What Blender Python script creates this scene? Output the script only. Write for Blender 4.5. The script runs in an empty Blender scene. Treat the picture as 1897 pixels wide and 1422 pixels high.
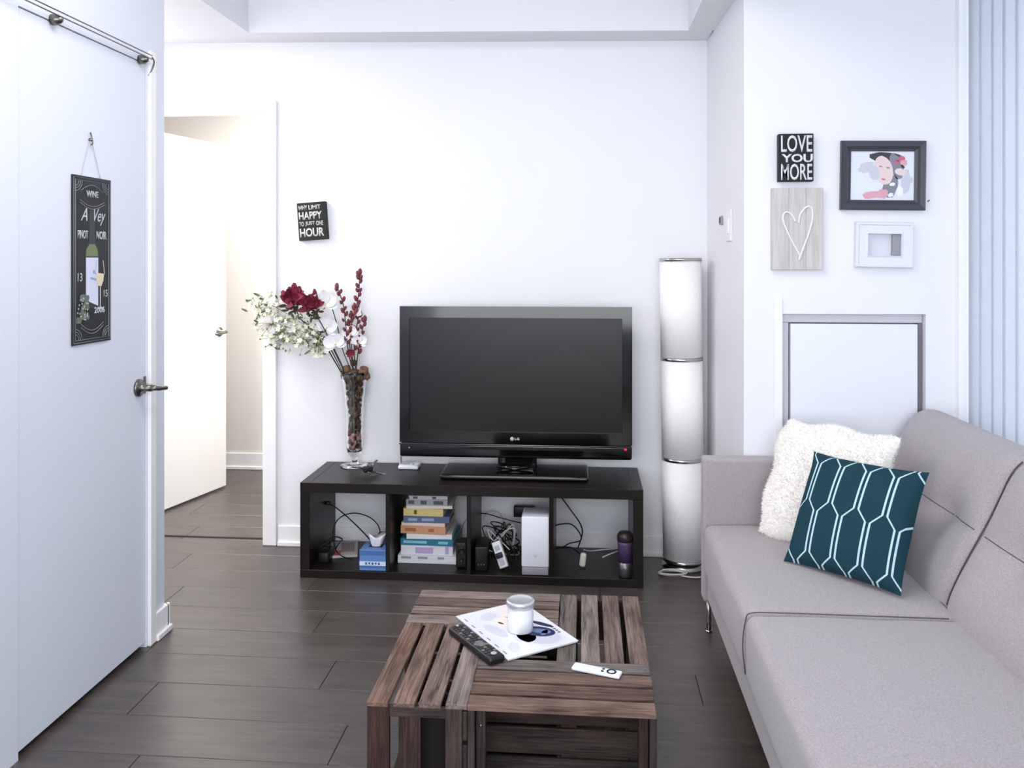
import bpy, bmesh, math, random
from mathutils import Vector, Matrix, Euler, noise
random.seed(7)
scene = bpy.context.scene
C = scene.collection
PI = math.pi

# ------------------------------------------------------------------ camera
F_PX, YAW, HOR, CAM_H = 1560.0, 0.0841, 484.2, 1.3646
cam_data = bpy.data.cameras.new('camera')
cam = bpy.data.objects.new('camera', cam_data); C.objects.link(cam)
cam.location = (0, 0, CAM_H); cam.rotation_euler = (PI/2, 0, YAW)
cam_data.sensor_width = 36.0; cam_data.lens = F_PX/1897*36.0
cam_data.shift_y = (HOR-711.0)/1897.0
cam_data.clip_start = 0.05
scene.camera = cam
# ------------------------------------------------------------------ world, lights, exposure
world = bpy.data.worlds.new('sky'); scene.world = world; world.use_nodes = True
bg = world.node_tree.nodes['Background']
bg.inputs[0].default_value = (0.88, 0.93, 1.0, 1); bg.inputs[1].default_value = 1.6
def area(name, loc, rot, sx, sy, power, col):
    l = bpy.data.lights.new(name, 'AREA'); l.shape = 'RECTANGLE'; l.size = sx; l.size_y = sy
    l.energy = power; l.color = col
    o = bpy.data.objects.new(name, l); C.objects.link(o); o.location = loc; o.rotation_euler = rot
    return o
area('daylight_rear_window', (-0.1, -1.75, 1.525), (PI/2, 0, 0), 2.9, 1.72, 66, (0.93, 0.96, 1.0))
area('daylight_side_window', (1.75, 1.2, 1.55), (PI/2, 0, PI/2), 3.6, 1.7, 24, (0.93, 0.96, 1.0))
area('far_room_ceiling_lamp', (-1.5, 4.6, 2.45), (0, 0, 0), 0.6, 0.6, 30, (1.0, 0.97, 0.93))
area('corridor_ceiling_lamp', (-2.3, 3.45, 2.38), (0, 0, 0), 0.4, 0.4, 24, (1.0, 0.98, 0.97))
area('ceiling_fill_light', (-0.5, 1.9, 2.72), (0, 0, 0), 1.0, 1.0, 22, (1.0, 0.96, 0.93))  # added fill from overhead, not a known fixture of the room
scene.view_settings.view_transform = 'Standard'
scene.view_settings.look = 'None'
scene.view_settings.gamma = 1.0
scene.view_settings.exposure = 0.29
scene.view_settings.use_curve_mapping = False

# ------------------------------------------------------------------ pixel rays -> real positions on real planes
_c, _s = math.cos(YAW), math.sin(YAW)
def _ray(px, py):
    u = (px-948.5)/F_PX; w = -(py-HOR)/F_PX
    return u*_c-_s, _c+u*_s, w
def onY(px, py, Y):
    r = _ray(px, py); t = Y/r[1]; return Vector((r[0]*t, Y, CAM_H+r[2]*t))
def onX(px, py, X):
    r = _ray(px, py); t = X/r[0]; return Vector((X, r[1]*t, CAM_H+r[2]*t))
def onZ(px, py, Z):
    r = _ray(px, py); t = (Z-CAM_H)/r[2]; return Vector((r[0]*t, r[1]*t, Z))

# ------------------------------------------------------------------ materials
def lin(c): return tuple((x/255/12.92 if x/255 <= .04045 else ((x/255+.055)/1.055)**2.4) for x in c)
MATS = {}
def mat(name, rgb, rough=.5, metal=0., spec=.5, nscale=0, namt=0, bump=0, bscale=None, trans=0, ior=1.45,
        emit=0, sheen=0, coat=0, stretch=(1, 1, 1), alpha=1):
    if name in MATS: return MATS[name]
    m = bpy.data.materials.new(name); m.use_nodes = True; MATS[name] = m
    nt = m.node_tree; b = nt.nodes['Principled BSDF']
    col = lin(rgb)+(1,)
    b.inputs['Base Color'].default_value = col
    b.inputs['Roughness'].default_value = rough; b.inputs['Metallic'].default_value = metal
    b.inputs['Specular IOR Level'].default_value = spec; b.inputs['IOR'].default_value = ior
    b.inputs['Transmission Weight'].default_value = trans
    b.inputs['Sheen Weight'].default_value = sheen; b.inputs['Coat Weight'].default_value = coat
    if emit:
        b.inputs['Emission Color'].default_value = col; b.inputs['Emission Strength'].default_value = emit
    tc = nt.nodes.new('ShaderNodeTexCoord'); mp = nt.nodes.new('ShaderNodeMapping')
    mp.inputs['Scale'].default_value = stretch
    nt.links.new(tc.outputs['Object'], mp.inputs[0])
    if namt:
        n = nt.nodes.new('ShaderNodeTexNoise'); n.inputs['Scale'].default_value = nscale; n.inputs['Detail'].default_value = 5
        nt.links.new(mp.outputs[0], n.inputs['Vector'])
        r = nt.nodes.new('ShaderNodeMapRange'); r.inputs[1].default_value = .25; r.inputs[2].default_value = .75
        r.inputs[3].default_value = 1-namt; r.inputs[4].default_value = 1+namt
        nt.links.new(n.outputs['Fac'], r.inputs[0])
        mx = nt.nodes.new('ShaderNodeVectorMath'); mx.operation = 'SCALE'; mx.inputs[0].default_value = col[:3]
        nt.links.new(r.outputs[0], mx.inputs['Scale']); nt.links.new(mx.outputs[0], b.inputs['Base Color'])
    if bump:
        n = nt.nodes.new('ShaderNodeTexNoise'); n.inputs['Scale'].default_value = bscale or nscale or 50; n.inputs['Detail'].default_value = 3
        nt.links.new(mp.outputs[0], n.inputs['Vector'])
        bp = nt.nodes.new('ShaderNodeBump'); bp.inputs['Strength'].default_value = bump; bp.inputs['Distance'].default_value = .002
        nt.links.new(n.outputs['Fac'], bp.inputs['Height']); nt.links.new(bp.outputs[0], b.inputs['Normal'])
    return m

def wood(name, dark, light, gscale=1.0, rough=.6, hue=.25, spec=.4, bump=.35, seed=0):
    """Grain along local X; each plank object gets its own shade through Object Info random."""
    m = bpy.data.materials.new(name); m.use_nodes = True; nt = m.node_tree; L = nt.links.new
    b = nt.nodes['Principled BSDF']; b.inputs['Roughness'].default_value = rough; b.inputs['Specular IOR Level'].default_value = spec
    tc = nt.nodes.new('ShaderNodeTexCoord'); oi = nt.nodes.new('ShaderNodeObjectInfo')
    ad = nt.nodes.new('ShaderNodeVectorMath'); ad.operation = 'ADD'
    cb = nt.nodes.new('ShaderNodeCombineXYZ'); ml = nt.nodes.new('ShaderNodeMath'); ml.operation = 'MULTIPLY'; ml.inputs[1].default_value = 37+seed
    L(oi.outputs['Random'], ml.inputs[0]); [L(ml.outputs[0], cb.inputs[i]) for i in range(3)]
    L(tc.outputs['Object'], ad.inputs[0]); L(cb.outputs[0], ad.inputs[1])
    mp = nt.nodes.new('ShaderNodeMapping'); mp.inputs['Scale'].default_value = (3.2*gscale, 60*gscale, 60*gscale)
    L(ad.outputs[0], mp.inputs[0])
    n1 = nt.nodes.new('ShaderNodeTexNoise'); n1.inputs['Scale'].default_value = 2.2; n1.inputs['Detail'].default_value = 8; n1.inputs['Distortion'].default_value = 1.2
    L(mp.outputs[0], n1.inputs['Vector'])
    mp2 = nt.nodes.new('ShaderNodeMapping'); mp2.inputs['Scale'].default_value = (5, 14, 14)
    L(ad.outputs[0], mp2.inputs[0])
    n2 = nt.nodes.new('ShaderNodeTexNoise'); n2.inputs['Scale'].default_value = 1.5; n2.inputs['Detail'].default_value = 4
    L(mp2.outputs[0], n2.inputs['Vector'])
    av = nt.nodes.new('ShaderNodeMix'); av.inputs[0].default_value = .4
    L(n1.outputs['Fac'], av.inputs[2]); L(n2.outputs['Fac'], av.inputs[3])
    cr = nt.nodes.new('ShaderNodeValToRGB'); cr.color_ramp.elements[0].position = .36; cr.color_ramp.elements[1].position = .66
    cr.color_ramp.elements[0].color = lin(dark)+(1,); cr.color_ramp.elements[1].color = lin(light)+(1,)
    L(av.outputs[0], cr.inputs[0])
    hs = nt.nodes.new('ShaderNodeHueSaturation')
    mr = nt.nodes.new('ShaderNodeMapRange'); mr.inputs[3].default_value = 1-hue; mr.inputs[4].default_value = 1+hue
    L(oi.outputs['Random'], mr.inputs[0]); L(mr.outputs[0], hs.inputs['Value'])
    mr2 = nt.nodes.new('ShaderNodeMapRange'); mr2.inputs[3].default_value = .55; mr2.inputs[4].default_value = 1.25
    m7 = nt.nodes.new('ShaderNodeMath'); m7.operation = 'FRACT'; m8 = nt.nodes.new('ShaderNodeMath'); m8.operation = 'MULTIPLY'; m8.inputs[1].default_value = 7.31
    L(oi.outputs['Random'], m8.inputs[0]); L(m8.outputs[0], m7.inputs[0]); L(m7.outputs[0], mr2.inputs[0])
    if hue > .1: L(mr2.outputs[0], hs.inputs['Saturation'])
    L(cr.outputs[0], hs.inputs['Color']); L(hs.outputs[0], b.inputs['Base Color'])
    bp = nt.nodes.new('ShaderNodeBump'); bp.inputs['Strength'].default_value = bump; bp.inputs['Distance'].default_value = .001
    L(n1.outputs['Fac'], bp.inputs['Height']); L(bp.outputs[0], b.inputs['Normal'])
    return m

WALL = mat('wall_paint', (233, 233, 237), .55, nscale=3, namt=.01, bump=.04, bscale=300)
CEIL = mat('ceiling_paint', (232, 233, 237), .8, bump=.03, bscale=200)
TRIM = mat('trim_paint', (240, 239, 240), .35)
DOORM = mat('door_paint', (220, 225, 236), .4, bump=.02, bscale=150)
DOOR2 = mat('far_door_paint', (244, 244, 244), .4)
GAP = mat('dark_gap', (40, 38, 42), .9)
FARWALL = mat('far_wall_paint', (232, 227, 221), .7)
FLOORM = wood('dark_floor_wood', (58, 51, 48), (84, 75, 70), .55, rough=.34, hue=.07, spec=.9, bump=.10)
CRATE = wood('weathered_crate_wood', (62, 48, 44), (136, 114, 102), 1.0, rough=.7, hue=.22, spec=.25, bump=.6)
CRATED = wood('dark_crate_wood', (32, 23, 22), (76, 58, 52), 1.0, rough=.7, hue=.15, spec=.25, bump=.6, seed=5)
ESP = mat('espresso_laminate', (25, 18, 17), .36, spec=.32, nscale=8, namt=.12, stretch=(1, 8, 8))
ESPT = ESP
BLK = mat('gloss_black_plastic', (10, 10, 12), .08, spec=.6)
BLKM = mat('matte_black_plastic', (20, 19, 20), .45)
SCREEN = mat('lcd_screen', (14, 12, 13), .30, spec=.42)
CHROME = mat('brushed_chrome', (190, 188, 184), .22, metal=1)
DCHROME = mat('dull_nickel', (120, 118, 112), .3, metal=1)
FAB = mat('grey_upholstery', (166, 159, 161), .92, spec=.15, nscale=300, namt=.24, bump=.5, bscale=700, sheen=.25)
SEAM = mat('upholstery_seam', (92, 86, 90), .95)
CREAM = mat('cream_fur', (247, 243, 238), .9, spec=.1, sheen=.3, nscale=30, namt=.03)
GLASS = mat('clear_glass', (255, 255, 255), .02, trans=1, ior=1.45)
WHITEP = mat('white_plastic', (232, 232, 236), .35)
SHADE = mat('white_paper_shade', (246, 243, 243), .8, nscale=60, namt=.02, bump=.1, bscale=90)
CABLE = mat('black_cable', (16, 15, 17), .5)
WCABLE = mat('white_cable', (215, 212, 205), .5)
PAPER = mat('page_paper', (226, 220, 210), .9, nscale=120, namt=.08, stretch=(.1, .1, 6))

# ------------------------------------------------------------------ mesh builder
class MB:
    def __init__(s): s.v = []; s.f = []; s.m = []; s.mi = 0; s.sm = []; s.smooth = False
    def add(s, vs, fs, M=None, smooth=None):
        o = len(s.v)
        s.v += [tuple(M @ Vector(v)) if M else tuple(v) for v in vs]
        for f in fs:
            s.f.append(tuple(o+i for i in f)); s.m.append(s.mi); s.sm.append(s.smooth if smooth is None else smooth)
        return s
    def box(s, x0, x1, y0, y1, z0, z1, M=None):
        vs = [(x, y, z) for x in (x0, x1) for y in (y0, y1) for z in (z0, z1)]
        return s.add(vs, [(0, 1, 3, 2), (4, 6, 7, 5), (0, 4, 5, 1), (2, 3, 7, 6), (0, 2, 6, 4), (1, 5, 7, 3)], M, False)
    def bbox(s, x0, x1, y0, y1, z0, z1, r=.003, seg=2, M=None):
        bm = bmesh.new(); bmesh.ops.create_cube(bm, size=1)
        for v in bm.verts:
            v.co = Vector((x0+(v.co.x+.5)*(x1-x0), y0+(v.co.y+.5)*(y1-y0), z0+(v.co.z+.5)*(z1-z0)))
        bmesh.ops.bevel(bm, geom=bm.edges[:], offset=r, segments=seg, profile=.5, affect='EDGES')
        bm.verts.index_update()
        s.add([v.co.copy() for v in bm.verts], [[v.index for v in f.verts] for f in bm.faces], M, seg > 1)
        bm.free(); return s
    def prism(s, poly, y0, y1, M=None, smooth=False):
        """poly in (x,z), extruded along y."""
        n = len(poly); vs = [(p[0], y0, p[1]) for p in poly]+[(p[0], y1, p[1]) for p in poly]
        fs = [tuple(range(n)), tuple(range(2*n-1, n-1, -1))]+[(i, i+n, (i+1) % n+n, (i+1) % n) for i in range(n)]
        return s.add(vs, fs, M, smooth)
    def tube(s, pts, r, n=8, closed=False, M=None):
        pts = [Vector(p) for p in pts]; N = len(pts); vs = []; fs = []
        up = Vector((0, 0, 1)); prev = None
        for i, p in enumerate(pts):
            a = pts[(i-1) % N] if (i or closed) else p; b = pts[(i+1) % N] if (i < N-1 or closed) else p
            t = (b-a).normalized() if (b-a).length > 1e-9 else Vector((0, 0, 1))
            if prev is None:
                u = t.cross(up); u = u.normalized() if u.length > 1e-3 else t.orthogonal().normalized()
            else:
                u = prev-t*prev.dot(t); u = u.normalized() if u.length > 1e-6 else t.orthogonal().normalized()
            prev = u; w = t.cross(u); rr = r[i] if isinstance(r, (list, tuple)) else r
            for k in range(n):
                a_ = 2*PI*k/n; vs.append(p+(u*math.cos(a_)+w*math.sin(a_))*rr)
        R = N if closed else N-1
        for i in range(R):
            for k in range(n):
                fs.append((i*n+k, i*n+(k+1) % n, ((i+1) % N)*n+(k+1) % n, ((i+1) % N)*n+k))
        if not closed:
            fs.append(tuple(range(n-1, -1, -1))); fs.append(tuple((N-1)*n+k for k in range(n)))
        return s.add(vs, fs, M, True)
    def lathe(s, prof, n=32, M=None, close=False):
        vs = []; fs = []
        for r, z in prof:
            for k in range(n): a = 2*PI*k/n; vs.append((r*math.cos(a), r*math.sin(a), z))
        P = len(prof)
        for i in range(P if close else P-1):
            for k in range(n): fs.append((i*n+k, i*n+(k+1) % n, ((i+1) % P)*n+(k+1) % n, ((i+1) % P)*n+k))
        if not close:
            if prof[0][0] > 1e-4: fs.append(tuple(range(n-1, -1, -1)))
            if prof[-1][0] > 1e-4: fs.append(tuple((P-1)*n+k for k in range(n)))
        return s.add(vs, fs, M, True)
    def ell(s, c, r, n=8, m=6, M=None):
        vs = []; fs = []
        for i in range(m+1):
            t = PI*i/m
            for k in range(n): a = 2*PI*k/n; vs.append((c[0]+r[0]*math.sin(t)*math.cos(a), c[1]+r[1]*math.sin(t)*math.sin(a), c[2]+r[2]*math.cos(t)))
        for i in range(m):
            for k in range(n): fs.append((i*n+k, (i+1)*n+k, (i+1)*n+(k+1) % n, i*n+(k+1) % n))
        return s.add(vs, fs, M, True)
    def softbox(s, hx, hy, hz, r, n=14, fn=None, M=None):
        """cube grid rounded with radius r; fn(u,v,w,p)->p for puffing."""
        def ax(h):
            out = []; e = min(r/h, .9)
            for k in range(5): out.append(-1+e*(k/4.0))
            inner = n
            for k in range(1, inner): out.append(-1+e+(2-2*e)*k/inner)
            for k in range(5): out.append(1-e+e*(k/4.0))
            return out
        A = [ax(hx), ax(hy), ax(hz)]; H = (hx, hy, hz); idx = {}; vs = []; fs = []
        def vid(i, j, k):
            key = (i, j, k)
            if key in idx: return idx[key]
            u = (A[0][i], A[1][j], A[2][k]); p = Vector([u[q]*H[q] for q in range(3)])
            q_ = Vector([max(-(H[q]-r), min(H[q]-r, p[q])) for q in range(3)])
            d = p-q_
            if d.length > 1e-9: p = q_+d.normalized()*r
            if fn: p = fn(u[0], u[1], u[2], p)
            idx[key] = len(vs); vs.append(p); return idx[key]
        L_ = [len(a) for a in A]
        for a in range(3):
            b, c = (a+1) % 3, (a+2) % 3
            for side in (0, L_[a]-1):
                for i in range(L_[b]-1):
                    for j in range(L_[c]-1):
                        q = []
                        for di, dj in ((0, 0), (1, 0), (1, 1), (0, 1)):
                            t = [0, 0, 0]; t[a] = side; t[b] = i+di; t[c] = j+dj; q.append(vid(*t))
                        fs.append(tuple(q if side else q[::-1]))
        return s.add(vs, fs, M, True)
    def build(s, name, mats, parent=None, loc=None, rot=None, kind=None):
        me = bpy.data.meshes.new(name); me.from_pydata(s.v, [], s.f)
        for m in (mats if isinstance(mats, (list, tuple)) else [mats]): me.materials.append(m)
        me.polygons.foreach_set('material_index', s.m); me.polygons.foreach_set('use_smooth', s.sm)
        me.update()
        o = bpy.data.objects.new(name, me); C.objects.link(o)
        if parent: o.parent = parent
        if loc is not None: o.location = loc
        if rot is not None: o.rotation_euler = rot
        if kind: o['kind'] = kind
        return o

def tag(o, label, cat, group=None):
    o['label'] = label; o['category'] = cat
    if group: o['group'] = group
    return o
def thing(name, label, cat, loc=(0, 0, 0), rot=(0, 0, 0), group=None):
    o = bpy.data.objects.new(name, None); C.objects.link(o); o.empty_display_size = .05
    o.location = loc; o.rotation_euler = rot
    return tag(o, label, cat, group)
def struct(o): o['kind'] = 'structure'; return o
def smooth_path(pts, k=6):
    pts = [Vector(p) for p in pts]; out = []
    for i in range(len(pts)-1):
        p0 = pts[max(i-1, 0)]; p1 = pts[i]; p2 = pts[i+1]; p3 = pts[min(i+2, len(pts)-1)]
        for j in range(k):
            t = j/k; out.append(.5*((2*p1)+(p2-p0)*t+(2*p0-5*p1+4*p2-p3)*t*t+(3*p1-p0-3*p2+p3)*t**3))
    out.append(pts[-1]); return out
def text_part(name, body, x, z, w, h, m, parent, bold=.0, ext=.0006, face='-Y', off=0.0, shear=0, squeeze=None):
    """lettering as thin mesh, box (x..x+w, z..z+h) on a face of the parent's local frame."""
    cu = bpy.data.curves.new('lettering', 'FONT'); cu.body = body; cu.size = 1; cu.offset = bold; cu.extrude = 0; cu.shear = shear
    cu.resolution_u = 3
    o = bpy.data.objects.new('lettering', cu); C.objects.link(o); bpy.context.view_layer.update()
    dg = bpy.context.evaluated_depsgraph_get(); me = bpy.data.meshes.new_from_object(o.evaluated_get(dg))
    bpy.data.objects.remove(o); bpy.data.curves.remove(cu)
    xs = [v.co.x for v in me.vertices]; ys = [v.co.y for v in me.vertices]
    x0, x1, y0, y1 = min(xs), max(xs), min(ys), max(ys)
    bm = bmesh.new(); bm.from_mesh(me); bpy.data.meshes.remove(me)
    r = bmesh.ops.extrude_face_region(bm, geom=bm.faces[:])
    for v in [g for g in r['geom'] if isinstance(g, bmesh.types.BMVert)]: v.co.z += 1
    for v in bm.verts:
        a = x+(v.co.x-x0)/(x1-x0)*w; b = z+(v.co.y-y0)/(y1-y0)*h; d = off+(ext if v.co.z > .5 else 0)
        v.co = {'-Y': Vector((a, -d, b)), '+X': Vector((d, a, b)), '+Z': Vector((a, b, d))}[face]
    bmesh.ops.recalc_face_normals(bm, faces=bm.faces[:])
    m2 = bpy.data.meshes.new(name); bm.to_mesh(m2); bm.free(); m2.materials.append(m)
    ob = bpy.data.objects.new(name, m2); C.objects.link(ob); ob.parent = parent
    return ob

# ================================================================== STRUCTURE
YB, XL, YP = 3.95, -1.54, 3.20      # back wall, left wall, picture wall
XW = 1.355                           # window wall
# floor with individual planks
fl = MB(); fl.box(-3.4, 1.9, -2.0, 5.6, -.06, -.012)
floor = struct(fl.build('floor', GAP))
PW = .196; rows = int(7.5/PW)
plank_cache = {}
for r in range(rows):
    y0 = -1.9+r*PW+.02
    if y0 > 5.36: continue
    x = -3.35+((r*.53) % 1.21)-1.21
    while x < 1.85:
        a, b = max(x, -3.35), min(x+1.21, 1.85); x += 1.21
        if b-a < .05: continue
        if y0 < .8: continue
        k = round(b-a, 3)
        if k not in plank_cache:
            q = MB(); q.bbox(0, k-.0015, 0, PW-.0015, -.012, 0, .0012, 1)
            o = q.build('plank', FLOORM, floor, (a, y0, 0)); plank_cache[k] = o.data
        else:
            o = bpy.data.objects.new('plank', plank_cache[k]); C.objects.link(o); o.parent = floor; o.location = (a, y0, 0)
fb = MB(); fb.box(-3.35, 1.85, -1.9, .87, -.012, 0); fb.build('plank', FLOORM, floor)['kind'] = 'stuff'

# back wall : door opening from DX0 to DX1
DX0, DX1, DZ = -2.36, -1.535, 2.09
w = MB()
w.box(DX1, .62, YB, YB+.11, 0, 2.80); w.box(-3.4, DX0, YB, YB+.11, 0, 2.80); w.box(DX0, DX1, YB, YB+.11, DZ, 2.80)
struct(w.build('wall_back', WALL))
w = MB(); w.prism([(.571, YB), (.596, YP+.004), (.72, YP+.2), (.72, YB+.11), (.571, YB+.11)], 0, 1)
for i, v in enumerate(w.v): w.v[i] = (v[0], v[2], v[1]*2.80)
struct(w.build('wall_nook', WALL))
# picture wall with a recess for the access panel
RX0, RX1, RZ1, RD = .739, 1.251, 1.171, .075
w = MB()
w.box(.597, RX0, YP, YP+.25, 0, 2.8); w.box(RX1, XW, YP, YP+.25, 0, 2.8)
w.box(RX0, RX1, YP, YP+.25, RZ1, 2.8); w.box(RX0, RX1, YP+RD, YP+.25, 0, RZ1)
struct(w.build('wall_picture', WALL))
# left wall, door set in it
LD0, LD1, LDZ = 2.183, 2.862, 2.062
w = MB()
w.box(XL-.12, XL, -1.9, LD0, 0, 2.8); w.box(XL-.12, XL, LD1, 2.99, 0, 2.8); w.box(XL-.12, XL, LD0, LD1, LDZ+.003, 2.8)
struct(w.build('wall_left', DOORM))
w = MB(); w.box(-3.4, -3.3, 2.85, 4.0, 0, 2.5); struct(w.build('wall_corridor_end', WALL))
w = MB(); w.box(-3.4, XL-.12, 2.87, 2.99, 0, 2.5); struct(w.build('wall_corridor_side', WALL))
w = MB(); w.box(-3.4, -1.0, 5.375, 5.47, 0, 2.8); w.box(-3.45, -3.4, 4.06, 5.47, 0, 2.8); w.box(-1.05, -1.0, 4.06, 5.47, 0, 2.8)
struct(w.build('wall_far_room', FARWALL))
# rear wall (behind camera) with a wide window
w = MB(); w.box(-1.7, 1.9, -1.75, -1.65, 0, .65); w.box(-1.7, 1.9, -1.75, -1.65, 2.4, 2.8); w.box(-1.7, -1.6, -1.75, -1.65, .65, 2.4); w.box(1.45, 1.9, -1.75, -1.65, .65, 2.4)
struct(w.build('wall_rear', WALL))
# window wall on the right : sill wall + head + big opening
w = MB(); w.box(XW+.02, XW+.16, -1.75, YP+.02, 0, .42); w.box(XW+.02, XW+.16, -1.75, YP+.02, 2.55, 2.8)
w.box(XW+.02, XW+.16, -1.75, -.6, .42, 2.55)
struct(w.build('wall_right', WALL))
# ceiling
w = MB(); w.box(-1.7, 1.9, -1.9, 4.1, 2.76, 2.84); struct(w.build('ceiling', CEIL))
def sof(x0, x1, y0, y1):
    zz = lambda x: 2.384+(0.571-x)*.0176
    w.add([(x0, y0, zz(x0)), (x1, y0, zz(x1)), (x1, y1, zz(x1)), (x0, y1, zz(x0)), (x0, y0, 2.80), (x1, y0, 2.80), (x1, y1, 2.80), (x0, y1, 2.80)],
          [(3, 2, 1, 0), (4, 5, 6, 7), (0, 1, 5, 4), (1, 2, 6, 5), (2, 3, 7, 6), (3, 0, 4, 7)], None, False)
w = MB(); sof(-3.4, XL, 2.99, YB); sof(XL, .571, 3.775, YB); sof(.465, .60, 2.0, 3.775)
struct(w.build('ceiling_soffit', CEIL))
w = MB(); w.box(-3.4, -1.0, 4.06, 5.4, 2.5, 2.56); struct(w.build('ceiling_far_room', CEIL))
# baseboards
def baseboard(name, pts, h=.097):
    w = MB()
    for (ax, ay, bx, by, nx, ny) in pts:
        for t, z0, z1 in ((.012, 0, h), (.022, 0, .022)):
            x0, x1 = sorted((ax, bx)); y0, y1 = sorted((ay, by))
            if nx: xa, xb = sorted((ax, ax+nx*t)); w.bbox(xa, xb, y0, y1, z0, z1, .003, 1)
            else: ya, yb = sorted((ay, ay+ny*t)); w.bbox(x0, x1, ya, yb, z0, z1, .003, 1)
    return struct(w.build(name, TRIM))
baseboard('baseboard_back', [(-1.462, YB, .571, YB, 0, -1)])
baseboard('baseboard_nook', [(.583, YP, .583, YB, -1, 0)])
baseboard('baseboard_left', [(XL, LD1+.045, XL, 3.012, 1, 0), (XL-.12, 2.99, XL+.012, 2.99, 0, 1)], .1)
baseboard('baseboard_far_room', [(-3.3, 5.375, -1.05, 5.375, 0, -1)], .107)
# door casing of opening
w = MB(); w.bbox(DX1, -1.468, YB-.018, YB, 0, DZ+.048, .003, 1); w.bbox(DX0-.07, DX0, YB-.018, YB, 0, DZ+.048, .003, 1)
w.bbox(DX0, DX1, YB-.018, YB, DZ, DZ+.048, .003, 1)
w.box(DX1-.004, DX1+.002, YB, YB+.11, 0, DZ); w.box(DX0, DX0+.004, YB, YB+.11, 0, DZ)
struct(w.build('trim_1', TRIM))
w = MB(); w.box(DX0-.02, DX1, 4.022, 4.036, 0, .003); struct(w.build('trim_2', GAP))
# white casing beside the left door
w = MB(); w.bbox(XL, XL+.014, LD1+.004, LD1+.045, 0, LDZ+.05, .003, 1)
struct(w.build('trim_3', TRIM))
# ---------------- door_1 (left, closed)
d1 = struct(MB().bbox(XL-.045, XL-.003, LD0+.005, LD1-.003, .018, LDZ, .002, 1).build('door_1', DOORM))
w = MB(); w.box(XL-.115, XL-.05, LD0, LD1, 0, LDZ+.01); w.build('gap_shade_backing', GAP, d1)  # dark backing behind the slab, paints the shade in the door gaps
hp = onX(262, 719, XL)
h = MB(); M = Matrix.Translation((XL-.003, 2.812, .925)) @ Matrix.Rotation(PI/2, 4, 'Y')
h.lathe([(.031, 0), (.031, .006), (.028, .010), (.014, .011), (.012, .03), (.012, .05), (.0, .05)], 20, M)
h.tube(smooth_path([(XL+.045, 2.812, .925), (XL+.058, 2.814, .925), (XL+.066, 2.83, .922), (XL+.070, 2.868, .918)], 5), [.010]*6+[.009]*5+[.008]*5, 8)
h.build('lever_handle', DCHROME, d1)['label'] = 'brushed nickel lever handle on a round rose'
h = MB(); h.bbox(XL-.002, XL+.001, 2.845, 2.859, .90, .96, .001, 1); h.build('latch_plate', DCHROME, d1)
# rail over the door
rz = 2.082
rl = thing('door_rail', 'thin double metal rail with round standoffs above the white door on the left', 'rail', (XL, 2.0, rz))
for dz in (-.007, .006):
    MB().tube([(.03, -.9, dz), (.03, .845, dz)], .0021, 6).build('rod', DCHROME, rl)
for yy in (.33, .815):
    MB().lathe([(.016, 0), (.016, .018), (.012, .024), (.009, .03), (.0, .034)], 16, Matrix.Translation((0, yy, -.014)) @ Matrix.Rotation(PI/2, 4, 'Y')).build('standoff', DCHROME, rl)
MB().tube(smooth_path([(.03, .845, 0), (.028, .862, -.01), (.02, .868, -.03), (.004, .868, -.06)], 4), .0028, 6).build('rail_end', DCHROME, rl)
# ---------------- door_2 (far room, open)
hx, hy = -2.345, 4.10; ex, ey = -2.150, 4.93
ang = math.atan2(ey-hy, ex-hx); wid = math.hypot(ex-hx, ey-hy)
d2 = struct(MB().bbox(0, wid, 0, .036, .012, 2.066, .002, 1).build('door_2', DOOR2, None, (hx, hy, 0), (0, 0, ang)))
h = MB(); M = Matrix.Translation((wid-.065, 0, .945)) @ Matrix.Rotation(PI/2, 4, 'X')
h.lathe([(.028, 0), (.028, .006), (.012, .009), (.011, .045), (0, .045)], 16, M)
h.tube(smooth_path([(wid-.065, -.045, .945), (wid-.075, -.058, .945), (wid-.11, -.06, .943), (wid-.17, -.058, .94)], 4), .008, 8)
h.build('lever_handle', DCHROME, d2)
MB().box(wid-.001, wid+.001, .008, .028, .90, .98).build('latch_plate', DCHROME, d2)
h = MB(); h.tube([(wid-.065, .036, .945), (wid-.065, .085, .945), (wid-.02, .09, .945)], .009, 8); h.build('far_handle', DCHROME, d2)

# ---------------- recessed access panel in picture wall
ap = thing('access_panel', 'low white access door set in a grey framed recess of the picture wall', 'panel', (0, YP, 0))
PANELM = mat('panel_paint', (232, 234, 242), .35); GREYF = mat('grey_aluminium_frame', (206, 205, 212), .5)
DGREYF = mat('shaded_aluminium_frame', (124, 116, 124), .5)  # darker copy of the frame grey, paints the shade of the right side
def framepiece(nm, x0, x1, z0, z1, y0, y1, m): MB().bbox(x0, x1, y0, y1, z0, z1, .002, 1).build(nm, m, ap)
framepiece('frame_top', RX0+.001, RX1-.001, RZ1-.034, RZ1-.001, .03, RD, GREYF)
framepiece('frame_side', RX0+.001, RX0+.028, .3, RZ1-.035, .03, RD, GREYF)
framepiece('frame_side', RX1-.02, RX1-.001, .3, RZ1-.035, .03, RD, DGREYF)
framepiece('door_slab', RX0+.032, RX1-.024, .3, RZ1-.038, .012, RD-.01, PANELM)
# outer white casing strip at left
w = MB(); w.bbox(.708, .737, YP-.008, YP, 0, 1.23, .002, 1); struct(w.build('trim_4', TRIM))
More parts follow.
